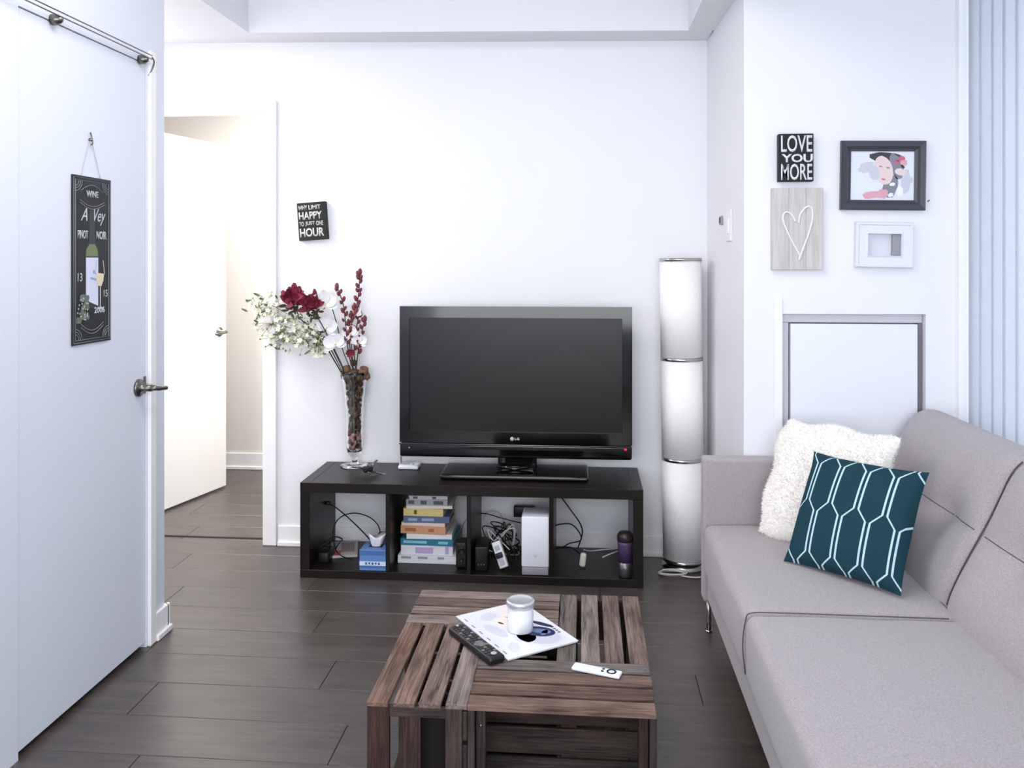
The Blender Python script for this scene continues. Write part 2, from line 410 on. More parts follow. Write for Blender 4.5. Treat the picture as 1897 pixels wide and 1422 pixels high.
# ---------------- window and vertical blinds
wf = MB()
wf.box(XW, XW+.035, YP-.030, YP, .42, 2.8)
for yy in (3.14, 1.9, .65, -.58): wf.box(XW+.045, XW+.13, yy, yy+.06, .42, 2.55)
wf.box(XW+.045, XW+.13, -.6, 3.2, .42, .47); wf.box(XW+.045, XW+.13, -.6, 3.2, 2.50, 2.55)
win = struct(wf.build('window_1', mat('window_frame_white', (244, 246, 250), .3)))
pane = mat('window_glass', (255, 255, 255), .0, trans=1, ior=1.02)
for yy in (.71, 1.96, -.52): MB().box(XW+.10, XW+.105, yy, yy+1.18, .47, 2.50).build('pane', pane, win)
BLIND = bpy.data.materials.new('sheer_blind_fabric'); BLIND.use_nodes = True
nt = BLIND.node_tree; b = nt.nodes['Principled BSDF']; b.inputs['Base Color'].default_value = lin((192, 202, 214))+(1,); b.inputs['Roughness'].default_value = .8
tr = nt.nodes.new('ShaderNodeBsdfTranslucent'); tr.inputs[0].default_value = lin((188, 196, 208))+(1,)
mx = nt.nodes.new('ShaderNodeMixShader'); mx.inputs[0].default_value = .30
nt.links.new(b.outputs[0], mx.inputs[1]); nt.links.new(tr.outputs[0], mx.inputs[2]); nt.links.new(mx.outputs[0], nt.nodes['Material Output'].inputs[0])
bl = thing('vertical_blind', 'pale blue-grey vertical blind hanging in front of the window behind the sofa', 'blind', (XW+.035, 0, 0))
sl = MB()
n = 7; vs = []; 
for z in (.50, 2.50):
    for k in range(n+1):
        t = k/n-.5; vs.append((.004*math.cos(PI*t), t*.096, z))
sl.add(vs, [(k, k+1, n+2+k, n+1+k) for k in range(n)], None, True)
slat_me = None; yy = 3.115; i = 0
while yy > .2:
    if slat_me is None: o = sl.build('slat', BLIND, bl, (0, yy, 0)); slat_me = o.data
    else: o = bpy.data.objects.new('slat', slat_me); C.objects.link(o); o.parent = bl; o.location = (0, yy, 0)
    o.rotation_euler = (0, 0, .09+.03*math.sin(i*2.3)); yy -= .082; i += 1
MB().box(-.02, .02, .1, 3.16, 2.5, 2.545).build('headrail', WHITEP, bl)

# ================================================================== SOFA
so = thing('sofa', 'light grey upholstered sofa with tufted back along the window', 'sofa', (0, 0, 0))
SX0, SXB = .437, .99
YF, YN = 3.185, .62
seamY = 2.33
# base
q = MB(); q.softbox((1.30-.452)/2, (YF-YN)/2-.005, .06, .018, 10, None, Matrix.Translation(((1.30+.452)/2, (YF+YN)/2, .182))); q.build('base', FAB, so)
bounds = [YF-.075, seamY, 1.52, YN+.08]
def seat_fn(u, v, w_, p):
    if w_ > 0: p.z += .016*(1-u*u)*(1-v*v)*1.0+.003*noise.noise(p*9)
    if u < -.5: p.x -= .006*(1-v**4)*(1-w_*w_)
    return p
for i in range(3):
    y1, y0 = bounds[i], bounds[i+1]
    q = MB(); q.softbox((1.06-SX0)/2, (y1-y0)/2-.0012, .092, .028, 12, seat_fn, Matrix.Translation(((1.06+SX0)/2, (y1+y0)/2, .322)))
    o = q.build('seat_cushion', FAB, so)
    q = MB(); q.tube(smooth_path([(SX0+.004, y0+.012, .24), (SX0-.004, y0+.008, .32), (SX0+.004, y0+.006, .39), (SX0+.02, y0+.003, .411), (SX0+.1, y0+.002, .414), (.7, y0+.001, .4145), (.97, y0+.001, .414)], 4), .0016, 5)
    q.build('piping', SEAM, o)
# back: profile (x,z)
prof = [(.99, .30), (.985, .36), (.992, .43), (1.02, .50), (1.055, .57), (1.095, .645), (1.13, .72), (1.155, .775), (1.18, .81), (1.215, .832), (1.255, .835), (1.29, .82), (1.315, .78), (1.325, .70), (1.325, .14)]
P = smooth_path([(x, 0, z) for x, z in prof], 3)
Ls = [0]
for i in range(1, len(P)): Ls.append(Ls[-1]+(P[i]-P[i-1]).length)
bb = [YF-.012, 2.42, 1.52, YN+.012]
for i in range(3):
    y1, y0 = bb[i], bb[i+1]; NY = 34; vs = []; fs = []
    bl0, bl1 = ((y0+(y1-y0)*.27), (y0+(y1-y0)*.75))
    for j in range(NY+1):
        t = j/NY; te = .5-.5*math.cos(PI*t); yv = y0+.001+(y1-y0-.002)*(.45*te+.55*t)
        for k, p in enumerate(P):
            a = P[max(k-1, 0)]; c = P[min(k+1, len(P)-1)]; tg = (c-a).normalized(); nn = Vector((-tg.z, 0, tg.x))
            e = min(yv-y0, y1-yv); d = .020*(1-min(1, e/.05))**2
            if k < 30:
                s_ = Ls[k]
                d += .012*math.exp(-((s_-.335)/.014)**2)*min(1, max(0, e-.012)/.05)
                for byy in (bl0, bl1): d += .026*math.exp(-((s_-.335)**2+(yv-byy)**2)/.0036)
                d -= .014*math.exp(-((s_-.18)/.09)**2)*min(1, e/.1)+.012*math.exp(-((s_-.46)/.07)**2)*min(1, e/.1)
            vs.append((p.x+(-nn.x if False else nn.x)*(-d), yv, p.z-nn.z*d))
    m_ = len(P)
    for j in range(NY):
        for k in range(m_-1): fs.append((j*m_+k, (j+1)*m_+k, (j+1)*m_+k+1, j*m_+k+1))
    fs.append(tuple(range(m_))); fs.append(tuple(NY*m_+k for k in range(m_-1, -1, -1)))
    q = MB(); q.add(vs, fs, None, True); o = q.build('back_cushion', FAB, so)
    ks = min(range(m_), key=lambda k: abs(Ls[k]-.335))
    q = MB(); q.tube([vs[j*m_+ks] for j in range(2, NY-1)], .0017, 5); q.build('tuft_seam', SEAM, o)
    for byy in (bl0, bl1):
        q = MB(); q.ell((1.083+.031, byy, .62-.022), (.006, .011, .011), 10, 6); q.build('button', FAB, o)
    if i < 2:
        q = MB(); q.tube([Vector((p.x+.012, y0, p.z-.004)) for p in P[3:26]], .0022, 5); q.build('piping', SEAM, o)
MB().tube([(.994, YF-.07, .413), (.994, YN+.08, .413)], .004, 5).build('crevice', SEAM, so)
# arms
for y0, y1 in ((YF-.072, YF), (YN, YN+.075)):
    q = MB(); q.softbox((1.12-SX0)/2, (y1-y0)/2, .262, .012, 8, None, Matrix.Translation(((1.12+SX0)/2, (y0+y1)/2, .385))); q.build('arm', FAB, so)
# legs
for lx, ly in ((.462, 3.155), (.462, .68), (1.25, 3.12), (1.25, .68)):
    q = MB(); q.tube([(lx, ly, .125), (lx, ly, .008)], [.010, .009], 10); q.lathe([(.013, 0), (.013, .008), (.0, .008)], 12, Matrix.Translation((lx, ly, 0)))
    q.build('leg', CHROME, so)

# ---------------- cushions
def cushion_mesh(sz, th, n=30):
    """square pillow in local XZ plane, thickness along Y (front -Y); UV mapped."""
    vs = []; fs = []; uv = []
    for side in (-1, 1):
        for i in range(n+1):
            for j in range(n+1):
                u = i/n*2-1; v = j/n*2-1
                t = max(0, (1-u*u)*(1-v*v))**.42
                pinch = 1-.05*(1-abs(u)**3)*(abs(v)**4)  # edges pulled in between corners
                pinch2 = 1-.05*(1-abs(v)**3)*(abs(u)**4)
                vs.append((u*sz/2*pinch2, side*th/2*t, v*sz/2*pinch)); uv.append((i/n, j/n))
    N = (n+1)**2
    for s_ in range(2):
        for i in range(n):
            for j in range(n):
                q = [s_*N+i*(n+1)+j, s_*N+(i+1)*(n+1)+j, s_*N+(i+1)*(n+1)+j+1, s_*N+i*(n+1)+j+1]
                fs.append(tuple(q if s_ == 0 else q[::-1]))
    return vs, fs, uv
def pose(A, B, D):
    """A bottom-left, B bottom-right, D top-left corner -> matrix basis with local X=A->B, Z=A->D."""
    x = (B-A).normalized(); z = (D-A); z = (z-x*z.dot(x)).normalized(); y = z.cross(x)
    R = Matrix((x, y, z)).transposed().to_4x4(); return R
# teal cushion with lattice lines
TEAL = bpy.data.materials.new('teal_lattice_fabric'); TEAL.use_nodes = True
nt = TEAL.node_tree; L = nt.links.new; b = nt.nodes['Principled BSDF']; b.inputs['Roughness'].default_value = .85; b.inputs['Specular IOR Level'].default_value = .2
def MN(op, a, b_=None, c_=None):
    n = nt.nodes.new('ShaderNodeMath'); n.operation = op
    for i, x in enumerate((a, b_, c_)):
        if x is None: continue
        if isinstance(x, (int, float)): n.inputs[i].default_value = x
        else: L(x, n.inputs[i])
    return n.outputs[0]
uvn = nt.nodes.new('ShaderNodeUVMap'); sx = nt.nodes.new('ShaderNodeSeparateXYZ'); L(uvn.outputs[0], sx.inputs[0])
U = MN('MULTIPLY', sx.outputs[0], 4.4); U = MN('ADD', U, .22)
V = MN('MULTIPLY', sx.outputs[1], 1.0/.86); V = MN('ADD', V, .169)
tri = MN('PINGPONG', V, .5)                       # 0...5
T = MN('MULTIPLY', MN('SUBTRACT', tri, .25), 20.0)
T = MN('MAXIMUM', MN('MINIMUM', T, 1.0), -1.0)
off = MN('MULTIPLY', T, .165)
def linedist(center):
    d = MN('SUBTRACT', U, center); d = MN('FRACT', MN('ADD', d, 100.5)); return MN('ABSOLUTE', MN('SUBTRACT', d, .5))
d_ = MN('MINIMUM', linedist(off), linedist(MN('SUBTRACT', .5, off)))
k_ = MN('LESS_THAN', d_, .036)
mxc = nt.nodes.new('ShaderNodeMix'); mxc.data_type = 'RGBA'
mxc.inputs[6].default_value = lin((22, 58, 70))+(1,); mxc.inputs[7].default_value = lin((182, 210, 216))+(1,)
L(k_, mxc.inputs[0]); L(mxc.outputs[2], b.inputs['Base Color'])
nz = nt.nodes.new('ShaderNodeTexNoise'); nz.inputs['Scale'].default_value = 500
bp = nt.nodes.new('ShaderNodeBump'); bp.inputs['Strength'].default_value = .3; bp.inputs['Distance'].default_value = .001
L(nz.outputs['Fac'], bp.inputs['Height']); L(bp.outputs[0], b.inputs['Normal'])
def cushion(name, label, A, B, D, sz, th, m):
    R = pose(A, B, D); ctr = (B+D)/2
    vs, fs, uv = cushion_mesh(sz, th)
    if m is CREAM:
        def rnd(p):
            u, v = 2*p[0]/sz, 2*p[2]/sz; k = 1-(.03 if v < 0 else .08)*(u*u*v*v)**1.5; e = max(abs(u), abs(v))**4
            return (p[0]*k+.010*e*math.sin(7*v+1), p[1], p[2]*k+.010*e*math.sin(6.5*u+2))
        vs = [rnd(p) for p in vs]
    q = MB(); q.add(vs, fs, None, True); o = q.build(name, m); o.matrix_world = Matrix.Translation(ctr) @ R
    ul = o.data.uv_layers.new(name='UVMap')
    for lp in o.data.loops: ul.data[lp.index].uv = uv[lp.vertex_index]
    tag(o, label, 'cushion'); return o, vs, fs
# fluffy cream cushion
A = Vector((.563, 3.035, .438)); D = Vector((.735, 3.085, .785)); B = A+Vector((.325, -.325, -.005))
o, vs, fs = cushion('cushion', 'fluffy cream faux fur cushion leaning in the far corner of the sofa', A, B, D, .43, .15, CREAM)
fur = MB(); rr = random.Random(3)
for k in range(26000):
    f = fs[rr.randrange(len(fs))]; p = [Vector(vs[i]) for i in f]
    a, b_ = rr.random(), rr.random(); c = (p[0]*(1-a)+p[1]*a)*(1-b_)+(p[3]*(1-a)+p[2]*a)*b_
    nrm = (p[1]-p[0]).cross(p[3]-p[0])
    if nrm.length < 1e-9: nrm = Vector((c.x, 0, c.z))
    nrm.normalize(); edge = max(abs(c.x), abs(c.z))/.2
    outw = Vector((c.x, 0, c.z)).normalized()*max(0, edge-.75)*3
    d = (nrm+outw+Vector((rr.uniform(-.8, .8), rr.uniform(-.5, .5), rr.uniform(-1.1, .5)))).normalized()
    l = rr.uniform(.006, .011); s_ = d.orthogonal().normalized()*.0011
    fur.add([c-s_, c+s_, c+d*l], [(0, 1, 2)], None, True)
fur.build('fur', CREAM, o, kind='stuff')
# teal
A = Vector((.626, 2.685, .436)); B = Vector((.882, 2.435, .436)); D = Vector((.752, 2.812, .742))
o, vs, fs = cushion('cushion', 'square teal cushion printed with pale blue lattice lines', A, B, D, .365, .12, TEAL)

# ================================================================== TV STAND
sx0, sy0, SW, SD, SH = -1.219, 3.55, 1.47, .385, .41
ts = thing('tv_stand', 'long dark brown open cube shelf unit under the television', 'shelf unit', (sx0, sy0, 0))
def part(nm, m, *a, r=.0015, par=ts): return MB().bbox(*a, r, 1).build(nm, m, par)
TH = .042; BT = .034
part('top_panel', ESPT, 0, SW, 0, SD, SH-TH, SH)
part('bottom_panel', ESP, 0, SW, 0, SD, 0, BT)
part('side_panel', ESP, 0, TH, .001, SD-.001, BT, SH-TH); part('side_panel', ESP, SW-TH, SW, .001, SD-.001, BT, SH-TH)
cw = (SW-2*TH-3*.018)/4; cells = []
for i in range(4):
    a = TH+i*(cw+.018); cells.append((sx0+a, sx0+a+cw))
    if i < 3: part('divider', ESP, a+cw, a+cw+.018, .004, SD-.004, BT, SH-TH)
SZ = BT  # shelf floor height
# thin seams of the side panels visible in the top
for xx in (.045, SW-.047): part('edge_seam', GAP, xx, xx+.0015, .002, SD-.002, SH-.001, SH+.0004)

# ================================================================== TELEVISION
tv = thing('television', 'large flat black television standing on the dark shelf unit', 'television', (-.304, 3.77, SH), (0, 0, .008))
W2 = .521; z0, z1 = .473-SH+.012, 1.163-SH
bz = MB(); f0 = -.02   # front plane
sx_, szb, szt = .477, .600-SH, 1.112-SH
zb = .55-SH
for a in ((-W2, -sx_, zb, z1), (sx_, W2, zb, z1), (-sx_, sx_, szt, z1), (-sx_, sx_, zb, szb)):
    bz.box(a[0], a[1], f0, .03, a[2], a[3])
bz.build('bezel', BLK, tv)
MB().bbox(-sx_-.004, sx_+.004, f0+.012, .028, szb-.004, szt+.004, .001, 1).build('screen', SCREEN, tv)
MB().bbox(-W2+.03, W2-.03, .031, .085, .62-SH, z1-.06, .02, 3).build('rear_housing', BLKM, tv)
MB().bbox(-W2, W2, f0-.004, .04, z0, zb-.001, .012, 4).build('speaker_bar', BLK, tv)
MB().bbox(-W2-.002, W2-.002, f0-.008, f0-.001, zb-.009, zb-.002, .002, 2).build('trim_strip', mat('dark_chrome', (90, 86, 84), .25, metal=1), tv)
lg = MB(); lg.lathe([(.0085, 0), (.0085, .001), (0, .001)], 20, Matrix.Translation((-.012, f0, .572-SH)) @ Matrix.Rotation(PI/2, 4, 'X'))
LOGO = mat('logo_silver', (205, 203, 200), .4); lgo = lg.build('logo', LOGO, tv)
text_part('logo_face', 'G', -.0155, .5685-SH, .007, .007, mat('logo_dark', (90, 86, 88), .5), tv, .0, .0004, off=-(f0)+.0012)
text_part('lettering', 'LG', .000, .567-SH, .021, .0105, LOGO, tv, .03, .0008, off=-(f0))
MB().ell((W2-.030, f0-.006, .534-SH), (.007, .004, .005), 12, 8).build('power_light', mat('red_power_light', (190, 20, 45), .3, emit=1.2), tv)
MB().ell((-W2+.045, f0-.006, .527-SH), (.0028, .003, .0028), 8, 6).build('sensor', LOGO, tv)
nk = MB(); nk.softbox(.088, .032, .045, .02, 6, None, Matrix.Translation((.01, .02, .052))); nk.build('neck', BLK, tv)
nk = MB(); nk.tube([(-.08, -.02, .042), (.0, -.055, .036), (.08, -.02, .042)], .008, 8); nk.build('neck_ring', BLK, tv)
bs = MB(); bs.softbox(.325, .115, .0115, .010, 10, None, Matrix.Translation((.003, -.012, .0125))); bs.build('base', BLK, tv)

# ================================================================== COFFEE TABLE (four crates)
TX, TY, TS, TZ = -.5025, 1.925, .671, .3424
ct = thing('coffee_table', 'square coffee table made of four weathered slatted wooden crates', 'table', (TX, TY, 0))
CLn, CWd, CH = .434, .236, TZ
sl_cache = {}; rw = random.Random(9)
def board(nm, L_, b_, h_, m, par, loc, rot=(0, 0, 0)):
    k = (round(L_, 4), round(b_, 4), round(h_, 4), m.name)
    if k not in sl_cache:
        o = MB().bbox(-L_/2, L_/2, -b_/2, b_/2, -h_/2, h_/2, .0016, 1).build(nm, m, par); sl_cache[k] = o.data
    else:
        o = bpy.data.objects.new(nm, sl_cache[k]); C.objects.link(o); o.parent = par
    o.location = loc; o.rotation_euler = rot; return o
def crate(loc, rz, gap_w, open_end=False):
    """long axis local X (0..CLn), width local Y (0..CWd); slatted side on top, open side at Y=0, slatted bottom at Y=CWd."""
    e = bpy.data.objects.new('crate', None); C.objects.link(e); e.parent = ct; e.location = loc; e.rotation_euler = (0, 0, rz); e.empty_display_size = .05
    n = 4; bw = (CWd-gap_w*(n-1))/n
    for side in (1, 0):
        zc = CH-.006 if side else .012+.006
        for i in range(n):
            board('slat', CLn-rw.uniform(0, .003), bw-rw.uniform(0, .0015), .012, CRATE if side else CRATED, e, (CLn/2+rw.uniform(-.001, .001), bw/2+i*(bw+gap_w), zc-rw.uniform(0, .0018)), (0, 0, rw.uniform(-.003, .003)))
    hh = CH-.024-.012
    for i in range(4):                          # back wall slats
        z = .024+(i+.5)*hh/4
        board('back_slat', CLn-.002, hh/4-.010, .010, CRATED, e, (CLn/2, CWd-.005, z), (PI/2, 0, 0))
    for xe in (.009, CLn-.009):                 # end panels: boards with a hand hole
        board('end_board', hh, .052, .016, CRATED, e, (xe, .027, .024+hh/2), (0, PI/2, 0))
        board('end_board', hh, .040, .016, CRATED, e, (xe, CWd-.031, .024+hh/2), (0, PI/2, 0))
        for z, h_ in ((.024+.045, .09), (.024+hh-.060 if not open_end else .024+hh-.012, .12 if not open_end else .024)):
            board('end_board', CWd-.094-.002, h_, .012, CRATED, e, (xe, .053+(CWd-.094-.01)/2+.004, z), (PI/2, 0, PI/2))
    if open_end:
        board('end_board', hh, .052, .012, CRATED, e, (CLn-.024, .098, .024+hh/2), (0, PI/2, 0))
        board('interior_shade_board', hh, .150, .008, mat('painted_interior_shade', (26, 18, 17), .9), e, (CLn-.075, .150, .024+hh/2), (0, PI/2, 0))  # added dark board, stands in for the shade inside the crate
    for xe in (.030, CLn-.030):                 # corner battens inside the opening
        board('batten', hh, .022, .022, CRATED, e, (xe, .028, .024+hh/2), (0, PI/2, 0))
    sc = MB()
    for xx, zz in ((.030, CH-.055), (.030, CH-.16), (CLn-.030, CH-.2)):
        sc.ell((xx, .0165, zz), (.004, .002, .004), 8, 4)
    for xx in (.03, .045): sc.ell((CLn-.012, CWd-xx+.0, CH+.0002), (.003, .003, .0012), 8, 4)
    sc.build('screw', DCHROME, e, kind='stuff')
    return e
g = .001
crate((CWd, 0, 0), 0, .0105).name = 'crate'                                   # front right, opening to the front
crate((TS, CWd, 0), PI/2, .0125)                                             # back right, opening to the right
crate((CLn, TS, 0), PI, .0105)                                                # back left, opening to the back
crate((0, CLn, 0), -PI/2, .0100, True)                                        # front left, opening to the left

# ================================================================== ON THE COFFEE TABLE
TT = TZ+.0006
a0 = math.atan2(2.139-2.398, -.188+.366)        # direction of the long side
mg = thing('magazine', 'white glossy magazine with a navy dish on its cover, lying askew on the coffee table', 'magazine', (-.188, 2.330, TT), (0, 0, a0))
MW, MH = .302, .216
MB().bbox(-MW/2, MW/2, -MH/2, MH/2, 0, .0045, .0008, 1).build('pages', mat('magazine_pages', (205, 203, 204), .6), mg)
MB().box(-MW/2-.001, MW/2+.001, -MH/2-.001, MH/2+.001, .0045, .0052).build('cover', mat('magazine_cover', (226, 226, 232), .25), mg)
def disc(q, cx, cy, rx, ry, z, th, a=0, n=24):
    M = Matrix.Translation((cx, cy, z)) @ Matrix.Rotation(a, 4, 'Z')
    q.add([(rx*math.cos(2*PI*k/n), ry*math.sin(2*PI*k/n), 0) for k in range(n)]+[(rx*math.cos(2*PI*k/n), ry*math.sin(2*PI*k/n), th) for k in range(n)],
          [tuple(range(n-1, -1, -1)), tuple(range(n, 2*n))]+[(k, (k+1) % n, n+(k+1) % n, n+k) for k in range(n)], M, False)
pr = MB(); z = .0052
NAVY = mat('print_navy', (34, 48, 84), .3); NAVY2 = mat('print_blue', (110, 130, 172), .3); PINKP = mat('print_cream', (240, 226, 218), .3)
GREYP = mat('print_grey', (120, 122, 130), .35); SILV = mat('print_pale', (206, 208, 218), .3); DKG = mat('print_dark', (52, 56, 66), .35)
pr.mi = 2; disc(pr, -.085, .045, .045, .036, z, .0002, .3); disc(pr, -.04, .01, .05, .03, z, .0002, .8)
pr.mi = 4; disc(pr, -.01, -.055, .05, .018, z, .0002, .2); disc(pr, -.10, -.03, .022, .03, z, .0002, .5); disc(pr, .10, -.06, .03, .016, z, .0002, -.4); disc(pr, .062, -.005, .034, .03, z, .0003); disc(pr, .078, .030, .062, .046, z, .0003, .75)
pr.mi = 0; disc(pr, .052, .046, .046, .030, z+.0003, .0002, .78); disc(pr, .016, .078, .036, .009, z+.0003, .0002, .5)
pr.mi = 1; disc(pr, .052, .050, .030, .013, z+.0005, .0002, .78); disc(pr, .066, .055, .008, .017, z+.0005, .0002, .6)
pr.mi = 5; disc(pr, .003, .010, .026, .013, z+.0003, .0002, 1.1); disc(pr, .022, -.002, .011, .007, z+.0003, .0002, .4); disc(pr, -.045, -.02, .010, .004, z+.0003, .0002, .4)
pr.mi = 3
rr = random.Random(5)
for k in range(4):
    for j in range(5):
        x = -.135+j*.011+rr.uniform(-.001, .001); y = .092-k*.012+rr.uniform(-.001, .001)
        pr.box(x, x+.0095, y, y+.0045+.004*rr.random(), z, z+.0002)
for k in range(6): x = -.12+k*.045; pr.box(x, x+.02, -.098, -.0945, z, z+.0002)
for k in range(5): pr.box(.03+k*.012, .038+k*.012, .088, .097, z, z+.0002)
pr.build('cover_print', [NAVY, NAVY2, PINKP, GREYP, SILV, DKG], mg, kind='stuff')

jr = thing('candle_jar', 'white candle in a glass jar with a pale metal lid, standing on the magazine', 'candle', (-.172, 2.318, TT+.0056)); jr.scale = (1, 1, .84)
MB().lathe([(.033, .0), (.036, .003), (.036, .078), (.034, .081), (.032, .081), (.033, .077), (.033, .006), (.0, .006)], 32).build('jar', mat('frosted_jar', (236, 238, 244), .12, coat=.6), jr)
MB().lathe([(.0, .0085), (.0325, .0085), (.0325, .074), (.0, .074)], 28).build('wax', mat('candle_wax', (240, 238, 236), .5), jr)
MB().lathe([(.0385, .079), (.0395, .081), (.0395, .094), (.0385, .0985), (.034, .1005), (.031, .0985), (.024, .0975), (.0, .0975)], 32).build('lid', mat('pale_metal_lid', (206, 208, 212), .28, metal=.6), jr)

def remote_black():
    t = thing('remote_control', 'black television remote covered in buttons beside the magazine on the coffee table', 'remote control', (-.283, 2.213, TT), (0, 0, math.atan2(2.105-2.307, -.199+.353)))
    MB().softbox(.112, .024, .010, .008, 6, None, Matrix.Translation((0, 0, .010))).build('body', mat('remote_black', (24, 23, 24), .35), t)
    G1 = mat('remote_button_grey', (112, 110, 112), .5); G2 = mat('remote_button_dark', (58, 56, 58), .5)
    first = None
    for i in range(15):
        for j in range(3):
            if 8 <= i <= 10 and j == 1: continue
            x = -.096+i*.0132; y = -.014+j*.014
            if first is None:
                o = MB().bbox(-.0042, .0042, -.0045, .0045, 0, .0022, .0008, 1).build('button', G2, t); first = o.data
                f2 = first.copy(); f2.materials[0] = G1
            else: o = bpy.data.objects.new('button', first if (i+j) % 3 else f2); C.objects.link(o); o.parent = t
            o.location = (x, y, .0195)
    q = MB(); disc(q, .023, 0, .017, .015, .0196, .001); q.build('navigation_ring', G1, t)
    q = MB(); disc(q, .092, 0, .008, .008, .0215, .0012); disc(q, -.100, 0, .004, .004, .0215, .0012); q.build('power_button', mat('remote_white', (180, 180, 182), .5), t)
remote_black()
t = thing('remote_control', 'slim white remote with a black ring button on the front of the coffee table', 'remote control', (.034, 2.105, TT), (0, 0, math.atan2(-.036, .110)))
MB().softbox(.062, .0155, .0045, .004, 6, None, Matrix.Translation((0, 0, .0045))).build('body', mat('remote_silver_white', (226, 228, 236), .3), t)
q = MB(); q.lathe([(.0075, .009), (.0125, .009), (.0125, .0096), (.0075, .0096)], 24, Matrix.Translation((.038, 0, 0)), close=True); q.build('ring_button', mat('ring_dark', (20, 22, 30), .4), t)
for yy in (-.006, .006):
    q = MB(); disc(q, .016, yy, .004, .004, .0088, .0008, n=14); q.build('button', mat('ring_dark', (20, 22, 30), .4), t)

# ================================================================== FLOOR LAMP
lp = thing('floor_lamp', 'tall white paper column lamp with chrome rings beside the shelf unit', 'floor lamp', (.452, 3.832, 0), (0, -.012, 0))
R_ = .0925
nt.links.new(nt.nodes['Principled BSDF'].outputs[0], mx.inputs[1]); nt.links.new(tr.outputs[0], mx.inputs[2]); nt.links.new(mx.outputs[0], nt.nodes['Material Output'].inputs[0])
zr = [.035, .485, .930, 1.372]
MB().lathe([(.10, .0), (.10, .010), (.086, .016), (.082, .034), (.0, .034)], 40).build('base', CHROME, lp)
for i in range(3):
    MB().lathe([(R_, zr[i]+.009), (R_, zr[i+1]-.006), (R_-.002, zr[i+1]-.006), (R_-.002, zr[i]+.009)], 48, close=True).build('shade', SHADE, lp)
for zz in zr:
    MB().lathe([(R_-.004, zz-.006), (R_+.0022, zz-.006), (R_+.0022, zz+.008), (R_-.004, zz+.008)], 48, close=True).build('ring', CHROME, lp)
MB().tube([(0, 0, .03), (0, 0, 1.36)], .008, 8).build('pole', CHROME, lp)
q = MB()
for a in (0, 2.09, 4.19): q.tube([(0, 0, 1.362), (R_*math.cos(a), R_*math.sin(a), 1.366)], .003, 6)
q.build('spoke', CHROME, lp)
cw_ = thing('lamp_cord', 'white cord coiled on the floor at the foot of the column lamp', 'cord', (.40, 3.73, 0))
pts = []
for k in range(60):
    a = k/60*2*PI*2.5; rr_ = .055+.008*math.sin(a*.7); pts.append((rr_*math.cos(a)-.01, rr_*.5*math.sin(a)-.02, .006+.012*k/60))
MB().tube(pts, .0035, 6).build('cord', WCABLE, cw_)
MB().tube(smooth_path([(.02, -.04, .007), (.06, -.055, .007), (.10, -.05, .006), (.13, -.02, .006), (.13, .05, .006)], 6), .0035, 6).build('cord', WCABLE, cw_)

# ================================================================== WALL DECOR
BB = mat('block_black', (14, 14, 18), .6); LET = mat('block_lettering', (222, 224, 226), .7); LET2 = mat('block_lettering_worn', (200, 202, 198), .7)
# HAPPY HOUR
c = (onY(552, 377, YB)+onY(610, 443, YB))/2
t = thing('block_sign', 'black wooden block sign reading WHY LIMIT HAPPY TO JUST ONE HOUR beside the doorway', 'sign', (c.x+.002, YB, c.z), (0, -.07, 0))
bw, bh = .140, .180
MB().bbox(-bw/2, bw/2, -.028, 0, -bh/2, bh/2, .0015, 1).build('block', BB, t)
for body, x, z, w_, h_, bo in (('WHY', -.064, .056, .044, .021, .02), ('LIMIT', -.013, .056, .058, .021, .02), ('HAPPY', -.063, .010, .113, .036, .03),
                             ('TO', -.063, -.022, .022, .022, .02), ('JUST', -.034, -.022, .046, .022, .02), ('ONE', .019, -.022, .034, .022, .02), ('HOUR', -.063, -.074, .118, .042, .03)):
    text_part('lettering', body, x, z, w_, h_, LET2, t, bo, .0006, off=.0281)
# LOVE YOU MORE
c = (onY(1437, 250, YP)+onY(1502, 337, YP))/2
t = thing('block_sign', 'black wooden block sign reading LOVE YOU MORE above the heart board', 'sign', (c.x+.003, YP, c.z), (0, 0, 0))
bw, bh = .125, .175
MB().bbox(-bw/2, bw/2, -.030, 0, -bh/2, bh/2, .0015, 1).build('block', BB, t)
for body, x, z, w_, h_, bo in (('LOVE', -.054, .020, .112, .062, .012), ('YOU', -.052, -.018, .112, .031, .03), ('MORE', -.054, -.083, .112, .060, .012)):
    text_part('lettering', body, x, z, w_, h_, LET, t, bo, .0006, off=.0301)
# heart board
c = (onY(1426, 349, YP)+onY(1523, 500, YP))/2
t = thing('heart_board', 'pale grey wooden board with a white string heart', 'wall art', (c.x, YP, c.z), (0, 0, 0))
GW = wood('pale_grey_board', (186, 180, 176), (208, 203, 199), .6, rough=.75, hue=.02, bump=.2)
for i in range(3):
    x0 = -.092+i*.0615
    o = MB().bbox(-.150, .150, -.0305, .0305, -.011, .011, .001, 1).build('plank', GW, t, (x0+.0305, -.012, 0), (PI/2, PI/2, 0))
MB().box(-.080, .080, -.003, 0, -.12, .12).build('backing', GW, t)
hp = [(.012, -.105), (-.012, -.06), (-.036, -.012), (-.052, .030), (-.050, .055), (-.036, .062), (-.020, .050), (-.008, .026)]
hp2 = [(.004, .020), (.008, .050), (.024, .074), (.043, .082), (.053, .066), (.052, .030), (.038, -.022), (.022, -.066), (.004, -.116)]
q = MB(); 
for h_ in (hp, hp2): q.tube([(p.x, -.0255-.0012*math.sin(i*1.9), p.z) for i, p in enumerate(smooth_path([(x, 0, z) for x, z in h_], 6))], .0036, 7)
q.build('string_heart', mat('white_string', (236, 232, 230), .9), t)
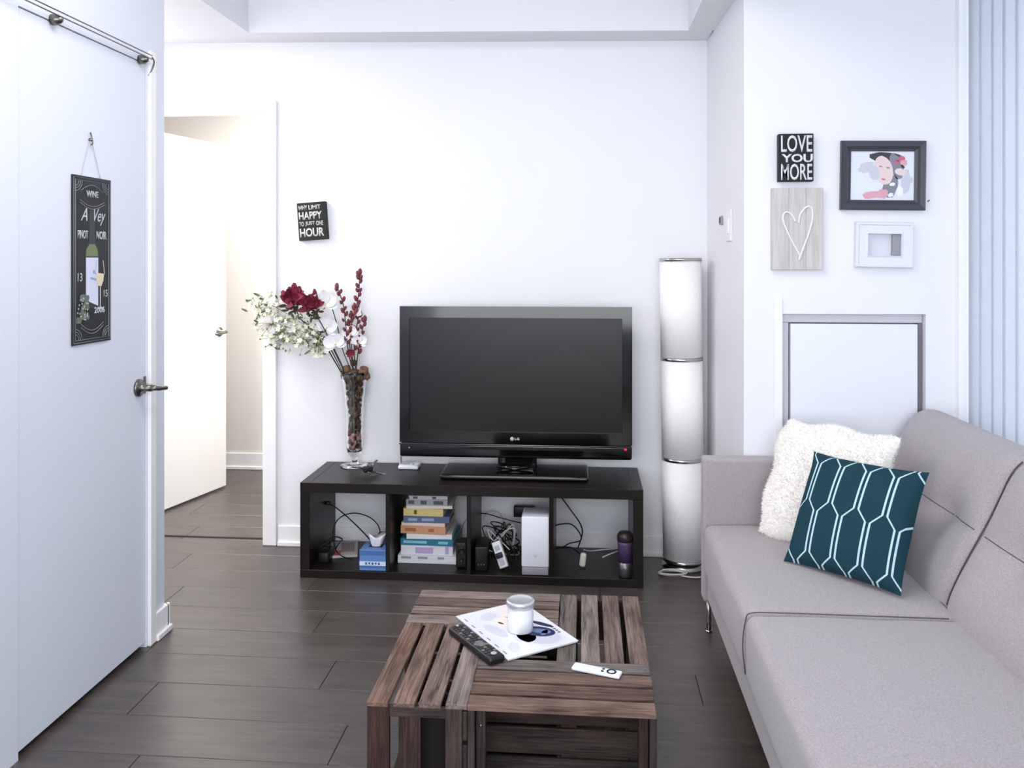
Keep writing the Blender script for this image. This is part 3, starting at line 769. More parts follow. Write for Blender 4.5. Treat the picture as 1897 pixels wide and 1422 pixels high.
# framed photograph
c = (onY(1554, 259, YP)+onY(1713, 393, YP))/2
t = thing('picture_frame', 'dark charcoal picture frame holding a portrait photograph with pink flowers', 'picture', (c.x, YP, c.z), (0, .014, 0))
FW, FH, fw = .300, .253, .037
FR = mat('charcoal_frame', (62, 62, 70), .38)
def mitre(nm, a, m, W=FW, H=FH, w_=fw, prof=((0, 0), (0, .020), (.10, .025), (.55, .022), (.75, .014), (1.0, .010), (1.0, 0)), par=None):
    """one mitred side of a frame; a = 0 bottom,1 right,2 top,3 left"""
    Lh = W/2 if a % 2 == 0 else H/2; Lv = H/2 if a % 2 == 0 else W/2
    vs = []; 
    for sgn in (-1, 1):
        for (f_, d_) in prof:
            vs.append((sgn*(Lh-f_*w_), -d_, -(Lv-f_*w_)))
    n = len(prof); fs = [tuple(range(n)), tuple(range(2*n-1, n-1, -1))]+[(i, n+i, n+(i+1) % n, (i+1) % n) for i in range(n)]
    q = MB(); q.add(vs, fs, Matrix.Rotation(-a*PI/2, 4, 'Y'), False); return q.build(nm, m, par)
for a in range(4): mitre('frame_side', a, FR, par=t)
MB().box(-FW/2+.03, FW/2-.03, -.006, -.002, -FH/2+.03, FH/2-.03).build('photograph', mat('photo_pale', (222, 226, 236), .3), t)
def blob(q, pts, d):
    n = len(pts); q.add([(x, -d, z) for x, z in pts]+[(x, -d-.00025, z) for x, z in pts], [tuple(range(n)), tuple(range(2*n-1, n-1, -1))], None, False)
def eb(q, cx, cz, rx, rz, d, a=0, n=22, wob=.0, sd=0):
    r2 = random.Random(sd); P_ = []
    for k in range(n):
        t_ = 2*PI*k/n; s_ = 1+r2.uniform(-wob, wob); x = rx*math.cos(t_)*s_; z = rz*math.sin(t_)*s_
        P_.append((cx+x*math.cos(a)-z*math.sin(a), cz+x*math.sin(a)+z*math.cos(a)))
    blob(q, P_, d)
cols = [mat('photo_hair', (58, 54, 62), .4), mat('photo_skin', (228, 204, 202), .4), mat('photo_pink', (218, 160, 172), .4), mat('photo_grey', (128, 130, 140), .4),
        mat('photo_mist', (198, 200, 212), .4), mat('photo_rose', (196, 98, 124), .4), mat('photo_white', (238, 238, 242), .4), mat('photo_lips', (196, 116, 124), .4)]
q = MB()
q.mi = 4; eb(q, -.058, .030, .030, .018, .0061, .4, wob=.2, sd=1); eb(q, .085, -.02, .02, .04, .0061, 0, wob=.2, sd=2)
q.mi = 0; eb(q, .018, .066, .064, .020, .0062, -.1, wob=.06, sd=3)
q.mi = 3; eb(q, .050, .036, .024, .046, .0063, .25, wob=.12, sd=4); eb(q, .028, -.040, .026, .044, .0063, -.25, wob=.1, sd=5)
q.mi = 1; eb(q, .004, .020, .033, .054, .0067, .22, wob=.02, sd=6); eb(q, .064, .014, .020, .013, .0068, -.2, wob=.1, sd=8)
q.mi = 4; eb(q, -.03, .012, .018, .03, .0071, .3, wob=.12, sd=9)
q.mi = 3; eb(q, -.006, .034, .007, .0022, .0074, -.2); eb(q, .020, .029, .007, .0022, .0074, -.2); eb(q, .006, .052, .0, .0, .0074)
q.mi = 7; eb(q, .004, -.013, .008, .003, .0074, -.2)
q.mi = 5; eb(q, .066, .062, .014, .010, .0071, .4, wob=.25, sd=10); eb(q, .050, .050, .009, .007, .0071, .1, wob=.25, sd=11)
q.mi = 2; eb(q, .076, .048, .012, .012, .0074, .4, wob=.25, sd=12); eb(q, -.035, -.070, .036, .014, .0071, .1, wob=.18, sd=13); eb(q, .002, -.066, .020, .017, .0074, .1, wob=.2, sd=14)
q.mi = 0; eb(q, .072, .034, .008, .004, .0077, -.6, wob=.2, sd=15)
q.mi = 6; eb(q, .036, -.031, .011, .006, .0072, .1, wob=.15, sd=16); eb(q, .030, -.070, .010, .007, .0072, .1, wob=.3, sd=17); eb(q, .063, -.055, .012, .02, .0072, .1, wob=.2, sd=18)
# trim the blobs to the print
lim = (.109, .0865)
q.v = [(max(-lim[0], min(lim[0], v[0])), v[1], max(-lim[1], min(lim[1], v[2]))) for v in q.v]
q.build('photo_print', cols, t)
# small white shadow box frame
c = (onY(1581, 410, YP)+onY(1688, 497, YP))/2
t = thing('picture_frame', 'small empty white frame with a deep grey recess, hanging under the charcoal one', 'picture', (c.x, YP, c.z), (0, .02, 0))
WFm = mat('white_frame', (224, 225, 234), .45)
pf = ((0, 0), (0, .024), (.06, .028), (.22, .028), (.30, .024), (.85, .024), (.95, .027), (1.0, .027), (1.0, 0))
for a in range(4): mitre('frame_side', a, WFm, .204, .166, .043, pf, par=t)
MB().box(-.062, .062, -.004, -.001, -.043, .043).build('backing', mat('frame_backing', (214, 215, 224), .6), t)
MB().box(.030, .0580, -.016, -.004, -.038, .038).build('spacer', mat('grey_spacer', (150, 150, 156), .6), t)
# nail
tag(MB().tube([(0, 0, 0), (0, -.012, .003)], .0022, 8).build('nail', DCHROME, None, onY(1719, 373, YP)), 'small nail in the wall at the right of the charcoal picture frame', 'nail')
# switches on the nook side wall
xw = lambda Y: .571+(YB-Y)/(YB-YP)*.026
p = onX(1352, 418, .588)
t = thing('light_switch', 'white light switch plate on the narrow side wall', 'light switch', (xw(p.y), p.y, p.z), (0, 0, PI/2-.035+PI))
MB().bbox(-.045, .045, -.007, 0, -.062, .062, .002, 1).build('plate', WHITEP, t); MB().bbox(-.018, .018, -.011, -.006, -.033, .033, .001, 1).build('rocker', TRIM, t)
t.rotation_euler = (0, 0, -PI/2+.035)
p = onX(1338, 408, .583)
t = thing('thermostat', 'tiny grey wall control left of the light switch', 'thermostat', (xw(p.y), p.y, p.z), (0, 0, -PI/2+.035))
MB().bbox(-.020, .020, -.010, 0, -.018, .018, .002, 1).build('housing', mat('grey_control', (150, 148, 150), .5), t); MB().bbox(-.012, .012, -.012, -.009, -.012, .012, .001, 1).build('display', BLKM, t)

# wine sign on the left door
t = thing('wine_sign', 'tall black chalkboard style wine sign hanging on twine on the white door', 'sign', (XL-.003, 2.528, 1.369), (0, 0, 0))
SGW, SGH = .208, .520
MB().bbox(.001, .006, -SGW/2, SGW/2, -SGH/2, SGH/2, .0008, 1).build('board', mat('chalkboard', (34, 35, 40), .55, nscale=14, namt=.25), t)
CH1 = mat('chalk_white', (196, 200, 204), .8); CH2 = mat('chalk_grey', (138, 144, 148), .8)
def line(q, pts, r=.0011): q.tube([(.0062, y, z) for y, z in pts], r, 4)
q = MB()
for k_ in (.006, .014):
    a, b_ = SGW/2-k_, SGH/2-k_; line(q, [(-a, -b_), (a, -b_), (a, b_), (-a, b_), (-a, -b_)], .0010)
for sy in (-1, 1):
    for sz in (-1, 1):
        for rr_ in (.016, .024, .032):
            line(q, [(sy*(SGW/2-.016-rr_*math.sin(k/8*PI/2)), sz*(SGH/2-.016-rr_*math.cos(k/8*PI/2))) for k in range(9)], .0010)
for dz in (0, .008): line(q, [(-.066+.132*k/12, .186-dz-.018*math.sin(k/12*PI)) for k in range(13)], .001)
line(q, [(-.06+.12*k/12, .215+.020*math.sin(k/12*PI)) for k in range(13)], .001)
for dz in (0, .010): line(q, [(-.060+.12*k/12, -.198-dz-.022*math.sin(k/12*PI)) for k in range(13)], .001)
q.build('border_print', CH2, t)
text_part('lettering', 'WINE', -.032, .197, .064, .020, CH1, t, .02, .0004, '+X', .0061)
text_part('lettering', 'A', -.062, .122, .034, .040, CH1, t, .0, .0004, '+X', .0061, shear=.4)
text_part('lettering', 'Vey', .008, .110, .064, .052, CH1, t, .0, .0004, '+X', .0061, shear=.4)
text_part('lettering', 'PINOT', -.078, .066, .054, .026, CH1, t, .02, .0004, '+X', .0061)
text_part('lettering', 'NOIR', .022, .066, .056, .026, CH1, t, .02, .0004, '+X', .0061)
text_part('lettering', '13', -.078, -.066, .024, .026, CH1, t, .01, .0004, '+X', .0061)
text_part('lettering', '15', .062, -.118, .022, .022, CH1, t, .01, .0004, '+X', .0061)
text_part('lettering', '2006', .010, -.168, .058, .020, CH1, t, .02, .0004, '+X', .0061)
q = MB()
def pl(q, pts, d=.0062): n = len(pts); q.add([(d, y, z) for y, z in pts], [tuple(range(n))], None, False)
q.mi = 0; pl(q, [(-.040, -.15), (.034, -.15), (.034, .012), (.030, .034), (.014, .055), (.012, .155), (-.016, .155), (-.018, .055), (-.036, .034), (-.040, .012)])
q.mi = 1; pl(q, [(-.036, .012), (.030, .012), (.026, .034), (.012, .050), (-.016, .050), (-.033, .034)], .0065)
q.mi = 2; pl(q, [(-.036, -.125), (.030, -.145), (.030, .008), (-.036, .008)], .0068)
q.mi = 3; pl(q, [(-.012, -.060), (.022, -.066), (.022, -.059), (-.012, -.053)], .0071); pl(q, [(.0, -.04), (.018, -.046), (.018, -.036), (.004, -.03)], .0071)
q.mi = 4; pl(q, [(.026, -.080), (.046, -.084), (.058, -.066), (.062, -.044), (.022, -.040), (.018, -.062)], .0074)
q.mi = 5
pl(q, [(.038, -.15), (.043, -.15), (.043, -.084), (.038, -.084)], .0074); pl(q, [(.022, -.156), (.060, -.156), (.056, -.150), (.028, -.150)], .0074)
pl(q, [(.010, -.042), (.016, -.042), (.022, .0), (.018, .0)], .0074); pl(q, [(.062, -.044), (.066, -.044), (.058, .0), (.054, .0)], .0074)
q.mi = 6
rr = random.Random(2)
for k in range(26):
    y, z = -.055+rr.uniform(-.028, .030), -.155+rr.uniform(-.034, .042); r_ = .0085
    pl(q, [(y+r_*math.cos(2*PI*i/10), z+r_*math.sin(2*PI*i/10)) for i in range(10)], .0076+k*.00002)
q.mi = 5
for k in range(26):
    y, z = -.055+rr.uniform(-.028, .030), -.155+rr.uniform(-.034, .042); r_ = .003
    pl(q, [(y+r_*math.cos(2*PI*i/8), z+r_*math.sin(2*PI*i/8)) for i in range(8)], .0083)
q.build('bottle_print', [mat('bottle_dark', (44, 50, 52), .4), mat('bottle_green', (112, 128, 88), .5), mat('label_white', (212, 216, 238), .5), mat('label_blue', (150, 160, 205), .5),
                        mat('wine_cream', (226, 212, 186), .5), CH1, mat('grape_green', (104, 116, 100), .6)], t)
TW = mat('twine', (190, 190, 192), .8)
q = MB(); q.tube(smooth_path([(.004, -.056, .256), (.004, -.030, .325), (.006, -.008, .374), (.004, .018, .33), (.004, .050, .256)], 5), .0012, 5); q.build('twine', TW, t)
q = MB(); q.lathe([(.005, 0), (.006, .004), (.004, .010), (.0, .012)], 12, Matrix.Translation((0, -.008, .377)) @ Matrix.Rotation(PI/2, 4, 'Y')); q.tube([(.004, -.008, .40), (.010, -.008, .380), (.012, -.008, .366), (.006, -.008, .36)], .002, 6); q.build('hook', DCHROME, t)

# ================================================================== VASE AND FLOWERS (on the shelf unit)
VY = 3.86
vb = onZ(657, 866, SH); vx = onY(657, 780, VY).x
vs_ = thing('vase', 'tall clear footed vase filled with dried stems on the left of the shelf unit', 'vase', (vx, VY, SH+.0005))
prof = [(.066, .0), (.066, .004), (.020, .010), (.012, .022), (.012, .036), (.024, .050), (.034, .066), (.037, .085), (.038, .16), (.041, .26), (.048, .35), (.060, .42), (.066, .440)]
inn = [(.063, .440), (.0565, .42), (.0445, .35), (.0375, .26), (.0345, .16), (.0335, .088), (.030, .072), (.0, .066)]
MB().lathe([(.0, .0)]+prof+inn, 40).build('glass', GLASS, vs_)
rr = random.Random(11)
FIL = [mat('dried_brown', (78, 60, 48), .9), mat('dried_green', (98, 92, 66), .9), mat('dried_pink', (196, 150, 138), .9), mat('dried_dark', (48, 34, 30), .9), mat('dried_rust', (122, 88, 74), .9)]
q = MB()
for k in range(420):
    zz = .078+.345*(k/420); R0 = .0325+.014*max(0, (zz-.25)/.17); a = rr.uniform(0, 2*PI); r_ = R0*math.sqrt(rr.random())*.86
    q.mi = (rr.choice((2, 2, 4, 3)) if zz < .17 else rr.choice((0, 1, 1, 0, 3, 4)))
    s_ = rr.uniform(.006, .011)
    q.ell((r_*math.cos(a), r_*math.sin(a), zz), (s_*rr.uniform(.5, 1), s_*rr.uniform(.4, .9), s_*rr.uniform(.7, 1.7)), 6, 4)
q.build('dried_petals', FIL, vs_, kind='stuff')
for (px, py, r_) in ((642, 684, .021), (638, 697, .017), (674, 687, .022), (679, 697, .018), (657, 690, .020), (668, 700, .017), (648, 704, .016), (655, 672, .016)):
    p = onY(px, py, VY+rr.uniform(-.03, .02)); q = MB()
    M = Matrix.Translation((p.x-vx, p.y-VY, p.z-SH)) @ Euler((rr.uniform(-.6, .6), rr.uniform(-.6, .6), 0)).to_matrix().to_4x4()
    q.lathe([(r_*.25, -r_), (r_*.9, -r_*.6), (r_, .0), (r_*.92, r_*.7), (r_*.8, r_*.75), (r_*.7, .2*r_), (.0, 0)], 12, M); q.build('dried_pod', FIL[0] if rr.random() < .6 else FIL[4], vs_)
STEM = mat('flower_stem', (64, 60, 44), .8); LEAF = mat('flower_leaf', (96, 108, 72), .7); BURG = mat('burgundy_petal', (124, 34, 56), .65); BURG2 = mat('burgundy_bud', (112, 52, 60), .75)
WPET = mat('white_petal', (238, 236, 240), .7); CRB = mat('cream_blossom', (222, 220, 202), .8); CRG = mat('pale_green_bud', (168, 178, 130), .8); GRB = mat('grey_bud', (120, 126, 112), .8); YEL = mat('orchid_throat', (224, 204, 150), .7)
def PV(px, py, dy=0): return onY(px, py, VY+dy)
base_in = Vector((vx, VY, SH+.30))
def stemtube(q, pts, r=.0022): q.tube(smooth_path(pts, 5), r, 6)
def petal(q, c, d, L_, w_, cup=.3, n=5):
    """leaf-like petal from c along d."""
    d = d.normalized(); s_ = d.cross(Vector((0, -1, 0.15))); s_ = s_.normalized() if s_.length > .05 else d.orthogonal().normalized(); up = s_.cross(d)
    vs = []; fs = []
    for i in range(n+1):
        t = i/n; ww = w_*math.sin(PI*min(1, t*.90+.06))**.55; 
        for k in (-1, 0, 1): vs.append(c+d*L_*t+s_*ww*k*.5+up*(cup*L_*t*t+(.18*w_ if k else 0)))
    for i in range(n):
        for k in range(2): fs.append((i*3+k, i*3+k+1, i*3+3+k+1, i*3+3+k))
    q.add(vs, fs, None, True)
# two burgundy blooms, each a thing with stem and petals
for (px, py, dy, lab, sc_, stm) in ((541, 556, -.03, 'larger burgundy bloom at the left of the vase bouquet', 1.0, ((600, 628), (630, 680))), (578, 566, -.045, 'smaller upright burgundy bloom right of the larger one in the bouquet', .85, ((608, 625), (636, 682)))):
    c = PV(px, py, dy); t = thing('burgundy_flower', lab, 'flower', c)
    q = MB()
    for k in range(46):
        a = rr.uniform(0, 2*PI); el = rr.uniform(-.5, 1.35)
        d = Vector((math.cos(a)*math.cos(el)*.9, math.sin(a)*math.cos(el)*.8, math.sin(el)*1.1))
        o_ = Vector((rr.uniform(-.02, .02), rr.uniform(-.015, .015), rr.uniform(-.02, .015)))*sc_
        petal(q, o_, d+Vector((0, 0, .25)), rr.uniform(.046, .074)*sc_, rr.uniform(.026, .040)*sc_, rr.uniform(-.2, .4))
    q.build('petals', BURG, t, kind='stuff')
    q = MB(); stemtube(q, [(0, 0, -.01), PV(px+22, py+42, dy)-c, PV(*stm[0], dy*.6)-c, PV(*stm[1])-c, base_in-c], .0026); q.build('stem', STEM, t)
    q = MB()
    for k in range(16):
        a = rr.uniform(0, 2*PI); petal(q, Vector((rr.uniform(-.03, .04), 0.0, rr.uniform(-.07, -.02)))*sc_, Vector((math.cos(a), -.3, math.sin(a)*.6)), .034, .012, .2)
    q.build('sepals', mat('dark_sepal', (74, 62, 52), .8), t, kind='stuff')
# white gypsophila-like sprays
blob_ = [((478, 570), 26, 22), ((505, 600), 34, 28), ((545, 610), 36, 26), ((495, 560), 26, 20), ((530, 632), 32, 20), ((570, 620), 30, 24), ((590, 640), 22, 20)]
t = thing('white_flower_spray', 'wide spray of tiny cream blossoms and green buds drooping at the left of the bouquet', 'flower', PV(540, 605, -.02))
o0 = t.location.copy(); qb = MB(); qs = MB(); ql = MB()
root = PV(606, 634, 0)
for (c_, rx, ry) in blob_:
    cc = PV(c_[0], c_[1], rr.uniform(-.05, .03))
    stemtube(qs, [root-o0, (root*.5+cc*.5)+Vector((0, 0, .012))-o0, cc-o0], .0014)
    for k in range(44):
        a = rr.uniform(0, 2*PI); s_ = math.sqrt(rr.random())
        p = PV(c_[0]+rx*s_*math.cos(a), c_[1]+ry*s_*math.sin(a), rr.uniform(-.07, .04))-o0
        if k % 2 == 0: qs.tube([cc-o0, (cc-o0)*.4+p*.6+Vector((0, 0, .004)), p], .0009, 4)
        if rr.random() < .74:
            qb.mi = 0; r_ = rr.uniform(.0062, .0105); u_ = Vector((rr.uniform(-.5, .5), -1, rr.uniform(-.3, .7))).normalized(); s1 = u_.orthogonal().normalized(); s2 = u_.cross(s1)
            for m_ in range(5):
                aa = 2*PI*m_/5; dd = s1*math.cos(aa)+s2*math.sin(aa); tt = s1*(-math.sin(aa))+s2*math.cos(aa)
                qb.add([p, p+dd*r_*.7+tt*r_*.55+u_*.002, p+dd*r_*1.5+u_*.0035, p+dd*r_*.7-tt*r_*.55+u_*.002], [(0, 1, 2, 3)], None, True)
            if rr.random() < .35: qb.mi = 2; qb.ell(p+u_*.0022, (.0016,)*3, 5, 4)
        else:
            qb.mi = rr.choice((1, 1, 2)); qb.ell(p, (.0052, .0045, .0062), 6, 4)
for k in range(60):
    c_, rx, ry = blob_[rr.randrange(len(blob_))]; a = rr.uniform(0, 2*PI); p = PV(c_[0]+rx*.8*math.cos(a), c_[1]+ry*.8*math.sin(a), rr.uniform(-.06, .03))-o0
    petal(ql, p, Vector((rr.uniform(-1, .4), -.2, rr.uniform(-.5, .6))), rr.uniform(.020, .034), .010, .1)
for (x0, y0, x1, y1) in ((520, 625, 482, 628), (520, 628, 492, 642), (560, 645, 556, 657), (590, 600, 600, 615)): qs.tube([PV(x0, y0, -.03)-o0, PV(x1, y1, -.04)-o0], .001, 4); ql.ell(PV(x1, y1, -.04)-o0, (.004, .004, .004), 6, 4)
qb.build('blossoms', [CRB, CRG, GRB], t, kind='stuff'); qs.build('stems', mat('pale_stem', (124, 128, 92), .8), t, kind='stuff'); ql.build('leaves', LEAF, t, kind='stuff')
for pts in (((600, 630), (612, 655), (632, 690)), ((606, 622), (622, 655), (637, 688))):
    q = MB(); stemtube(q, [PV(*p)-o0 for p in pts]+[base_in-o0], .0030); q.build('stem', mat('dark_stem', (52, 44, 36), .8), t)
# dark foliage knot
q = MB()
for k in range(30):
    p = PV(rr.uniform(585, 606), rr.uniform(598, 640), rr.uniform(-.02, .03))-o0; petal(q, p, Vector((rr.uniform(-1, 1), -.2, rr.uniform(-.6, 1))), .022, .008, .2)
q.build('foliage', mat('dark_foliage', (62, 58, 40), .8), t, kind='stuff')
# white orchids
t = thing('white_orchid', 'white orchid stem with three open blooms in the middle of the bouquet', 'flower', PV(618, 620, -.02)); o0 = t.location.copy()
q = MB(); stemtube(q, [PV(612, 560, .0)-o0, PV(624, 600, .0)-o0, PV(634, 645, .0)-o0, PV(650, 690)-o0, base_in-o0], .0022); q.build('stem', STEM, t)
def orchid(px, py, dy, sz, tilt):
    c = PV(px, py, dy)-o0; q = MB(); q.mi = 0
    for k, (a, L_, w_) in enumerate(((PI/2, 1, .62), (PI/2+1.9, .95, .6), (PI/2-1.9, .95, .6), (PI/2+1.05, 1.0, 1.05), (PI/2-1.05, 1.0, 1.05))):
        a += tilt; petal(q, c, Vector((math.cos(a), -.12, math.sin(a))), sz*L_, sz*w_, .12, 6)
    q.mi = 1; q.ell(c+Vector((0, -.006, -.003)), (.005, .007, .006), 8, 6)
    return q.build('bloom', [WPET, YEL], t)
orchid(604, 562, -.03, .066, .1); orchid(606, 606, -.02, .058, -.3); orchid(622, 636, -.02, .058, .25)
t = thing('white_orchid', 'white orchid stem with small blooms at the right of the bouquet, among the budded branches', 'flower', PV(652, 610, -.01)); o0 = t.location.copy()
q = MB(); stemtube(q, [PV(654, 575)-o0, PV(650, 610)-o0, PV(652, 650)-o0, PV(655, 690)-o0, base_in-o0], .002); q.build('stem', STEM, t)
orchid(656, 578, .0, .044, .1); orchid(650, 618, -.01, .044, .5); orchid(666, 632, .0, .042, -.2)
# budded branches
br = [(((656, 692), (646, 655), (641, 610), (636, 565), (624, 530)), 'burgundy budded branch with a round tip leaning left, left of the tallest one'),
      (((657, 692), (649, 650), (648, 600), (662, 560), (667, 503)), 'tallest burgundy budded branch rising above the bouquet'),
      (((659, 692), (663, 655), (668, 625), (676, 590)), 'short dark budded branch at the right of the bouquet'),
      (((660, 692), (656, 650), (660, 610), (666, 578)), 'short dark budded branch curving between the tallest branch and the rightmost one')]
for bi, (pts, lab) in enumerate(br):
    c = PV(*pts[-1], .01*bi-.02); t = thing('budded_branch', lab, 'branch', c); sp = smooth_path([PV(*p, .01*bi-.02)-c for p in pts], 8)
    q = MB(); q.tube([base_in-c]+sp, .0024, 6); q.build('stem', mat('dark_stem', (52, 44, 36), .8), t)
    nb = {0: 14, 1: 26, 2: 10, 3: 9}[bi]; first = None
    for k in range(nb):
        i = int(len(sp)*(.38+.60*k/nb)); i = min(i, len(sp)-1); p = sp[i]; side = (-1) ** k
        if first is None:
            q = MB(); q.ell((0, 0, .006), (.0082, .0082, .0135), 8, 6); first = q.build('bud', BURG2, t); ob = first
        else: ob = bpy.data.objects.new('bud', first.data); C.objects.link(ob); ob.parent = t
        ob.location = p+Vector((side*.006, rr.uniform(-.006, .002), -.004)); ob.rotation_euler = (0, side*.4, 0); s_ = rr.uniform(.75, 1.15); ob.scale = (s_, s_, s_)
    ob = bpy.data.objects.new('bud', first.data); C.objects.link(ob); ob.parent = t; ob.location = (0, 0, -.008); ob.scale = (1.25,)*3
# low burgundy blossom at the vase mouth
c = PV(651, 655, -.03); t = thing('burgundy_flower', 'small low burgundy blossom just above the vase mouth', 'flower', c); q = MB()
for k in range(16): a = rr.uniform(0, 2*PI); petal(q, Vector((0, 0, 0)), Vector((math.cos(a), -.4, math.sin(a)*.7+.3)), .028, .016, .2)
q.build('petals', BURG, t, kind='stuff'); q = MB(); q.tube([(0, 0, 0), base_in-c], .002, 6); q.build('stem', STEM, t)

# ================================================================== SMALL THINGS ON THE SHELF UNIT
p = onZ(683, 879, SH); t = thing('keys', 'bunch of keys with small dark tags lying beside the vase foot', 'keys', (p.x, p.y, SH)); t.scale = (1.35, 1.35, 1.5)
q = MB(); q.tube([(.014*math.cos(a*PI/10), .014*math.sin(a*PI/10), .010+.006*math.sin(a*.6)) for a in range(20)], .0012, 6, closed=True); q.build('ring', CHROME, t)
KM = mat('key_metal', (150, 146, 140), .3, metal=1)
for k, (a, m) in enumerate(((.2, KM), (-.5, BLKM), (2.6, KM), (3.4, BLKM), (1.3, KM))):
    M = Matrix.Translation((.014*math.cos(a), .014*math.sin(a), .006+.004*k)) @ Matrix.Rotation(a, 4, 'Z') @ Matrix.Rotation(.15-.1*k, 4, 'Y')
    q = MB(); q.lathe([(.004, 0), (.010, 0), (.010, .002), (.004, .002)], 14, M @ Matrix.Translation((.008, 0, 0)), close=True)
    q.bbox(.017, .042, -.0035, .0035, 0, .002, .0005, 1, M); q.box(.028, .031, -.006, -.003, 0, .002, M); q.box(.035, .039, -.006, -.003, 0, .002, M)
    q.build('key', m, t)
q = MB(); q.bbox(-.020, .012, -.014, .006, .010, .026, .003, 2, Matrix.Rotation(.5, 4, 'Z')); q.build('car_fob', BLKM, t)
p = onZ(759, 866, SH)
t = thing('media_box', 'small white rounded box on the shelf unit beside the left end of the television', 'electronics', (p.x, 3.845, SH))
MB().softbox(.047, .040, .0095, .008, 6, None, Matrix.Translation((0, 0, .0100))).build('body', WHITEP, t)
q = MB(); q.lathe([(.0, 0), (.006, 0), (.006, .001), (0, .001)], 14, Matrix.Translation((.02, -.012, .0193))); q.bbox(-.03, .005, -.016, -.010, .0192, .0202, .0003, 1); q.build('button', mat('soft_grey', (120, 120, 122), .5), t)
MB().bbox(-.047, -.041, -.012, .030, .012, .098, .002, 2).build('antenna', mat('antenna_white', (206, 204, 206), .4), t)

# ================================================================== INSIDE THE CUBES
FZ = SZ+.0006
def book(px0, px1, py0, py1, lab, cover, depth, rz, Yf=3.68, page=PAPER, stripe=None, nm='book', cat='book', z=None, grp=None):
    a = onY(px0, py1, Yf); b_ = onY(px1, py0, Yf); w_ = b_.x-a.x; h_ = max(.006, onY(px0, py0, Yf).z-a.z)
    z0_ = a.z if z is None else z
    t = thing(nm, lab, cat, ((a.x+b_.x)/2, Yf+depth/2, z0_), (0, 0, rz))
    if grp: t['group'] = grp
    q = MB(); ct_ = min(.0022, h_*.15)
    q.box(-w_/2, w_/2, -depth/2, depth/2, 0, ct_); q.box(-w_/2, w_/2, -depth/2, depth/2, h_-ct_, h_)
    q.bbox(-w_/2, w_/2, -depth/2-.001, -depth/2+.0025, 0, h_, .0008, 1); q.build('cover', cover, t)
    MB().box(-w_/2+.003, w_/2-.003, -depth/2+.003, depth/2-.004, ct_, h_-ct_).build('pages', page, t)
    if stripe:
        q = MB()
        for (f0_, f1_, g0, g1) in stripe[1]: q.box(-w_/2+w_*f0_, -w_/2+w_*f1_, -depth/2-.0018, -depth/2-.0009, h_*g0, h_*g1)
        q.build('spine_label', stripe[0], t, kind='stuff')
    return z0_+h_
def bc(n, rgb): return mat(n, rgb, .5)
z = FZ
z = book(737, 860, 1027, 1041, 'broad white magazine at the very bottom of the book stack', bc('book_white', (222, 222, 224)), .25, 0, z=z, Yf=3.665, nm='magazine', cat='magazine', stripe=(bc('b_grey', (150, 150, 156)), [(.05, .2, .6, .9), (.3, .45, .6, .9), (.6, .7, .6, .9)]))
z = book(742, 838, 1010, 1027, 'thick white book with a violet label, second from the bottom of the stack', bc('book_lilac', (216, 214, 226)), .22, .02, z=z, stripe=(bc('b_violet', (178, 160, 200)), [(.28, .62, .15, .8), (.85, .92, .1, .9)]))
z = book(743, 841, 998, 1010, 'teal blue book in the stack under the thin white one', bc('book_teal', (34, 116, 142)), .21, -.03, z=z, stripe=(bc('b_pale_teal', (130, 190, 204)), [(.06, .5, .3, .7), (.72, .9, .3, .7)]))
z = book(752, 836, 989, 998, 'thin white book lying on the teal blue one', bc('book_offwhite', (232, 228, 232)), .20, .03, z=z)
z = book(744, 828, 974, 989, 'orange tan book in the middle of the stack', bc('book_orange', (206, 152, 110)), .21, -.05, z=z, stripe=(bc('b_rust', (172, 104, 68)), [(.1, .34, .3, .7), (.62, .74, .3, .7)]))
z = book(745, 826, 968, 974, 'thin pale pink book lying on the orange tan one', bc('book_pink', (234, 208, 204)), .20, -.04, z=z)
z = book(746, 831, 956, 968, 'slate blue book above the pale pink one', bc('book_slate', (92, 106, 142)), .20, .04, z=z, stripe=(bc('b_slate_pale', (160, 172, 196)), [(.1, .3, .3, .7), (.4, .66, .3, .7)]))
z = book(748, 822, 942, 956, 'pale yellow book with a dark dot on its spine', bc('book_yellow', (224, 204, 132)), .19, -.02, z=z, stripe=(bc('b_olive', (90, 84, 52)), [(.27, .34, .25, .8)]))
z = book(751, 836, 936, 942, 'thin cream book lying on the pale yellow one', bc('book_cream', (232, 226, 208)), .19, .05, z=z)
z = book(753, 830, 925, 936, 'grey book with a pale patterned spine near the top of the stack', bc('book_grey', (172, 172, 176)), .19, -.02, z=z, stripe=(bc('b_dark', (92, 90, 92)), [(.05, .2, .2, .8), (.35, .5, .2, .8), (.66, .9, .2, .8)]))
z = book(757, 828, 918, 925, 'topmost light book of the stack', bc('book_top', (204, 202, 204)), .18, .03, z=z, stripe=(bc('b_dark', (92, 90, 92)), [(.1, .22, .2, .8), (.6, .7, .2, .8)]))
# dark speaker-like box standing right of the books
p = onY(868, 1045, 3.62)
t = thing('speaker', 'small black speaker standing at the right of the book stack', 'speaker', (cells[1][1]-.033, 3.66, FZ))
MB().softbox(.024, .04, .055, .008, 5, None, Matrix.Translation((0, 0, .056))).build('body', BLKM, t)
q = MB()
for zz, r_ in ((.075, .016), (.038, .011)): q.lathe([(r_, 0), (r_, .003), (r_*.8, .0035), (r_*.5, .001), (0, .002)], 18, Matrix.Translation((0, -.040, zz)) @ Matrix.Rotation(PI/2, 4, 'X'))
q.build('driver', BLK, t, kind='stuff')
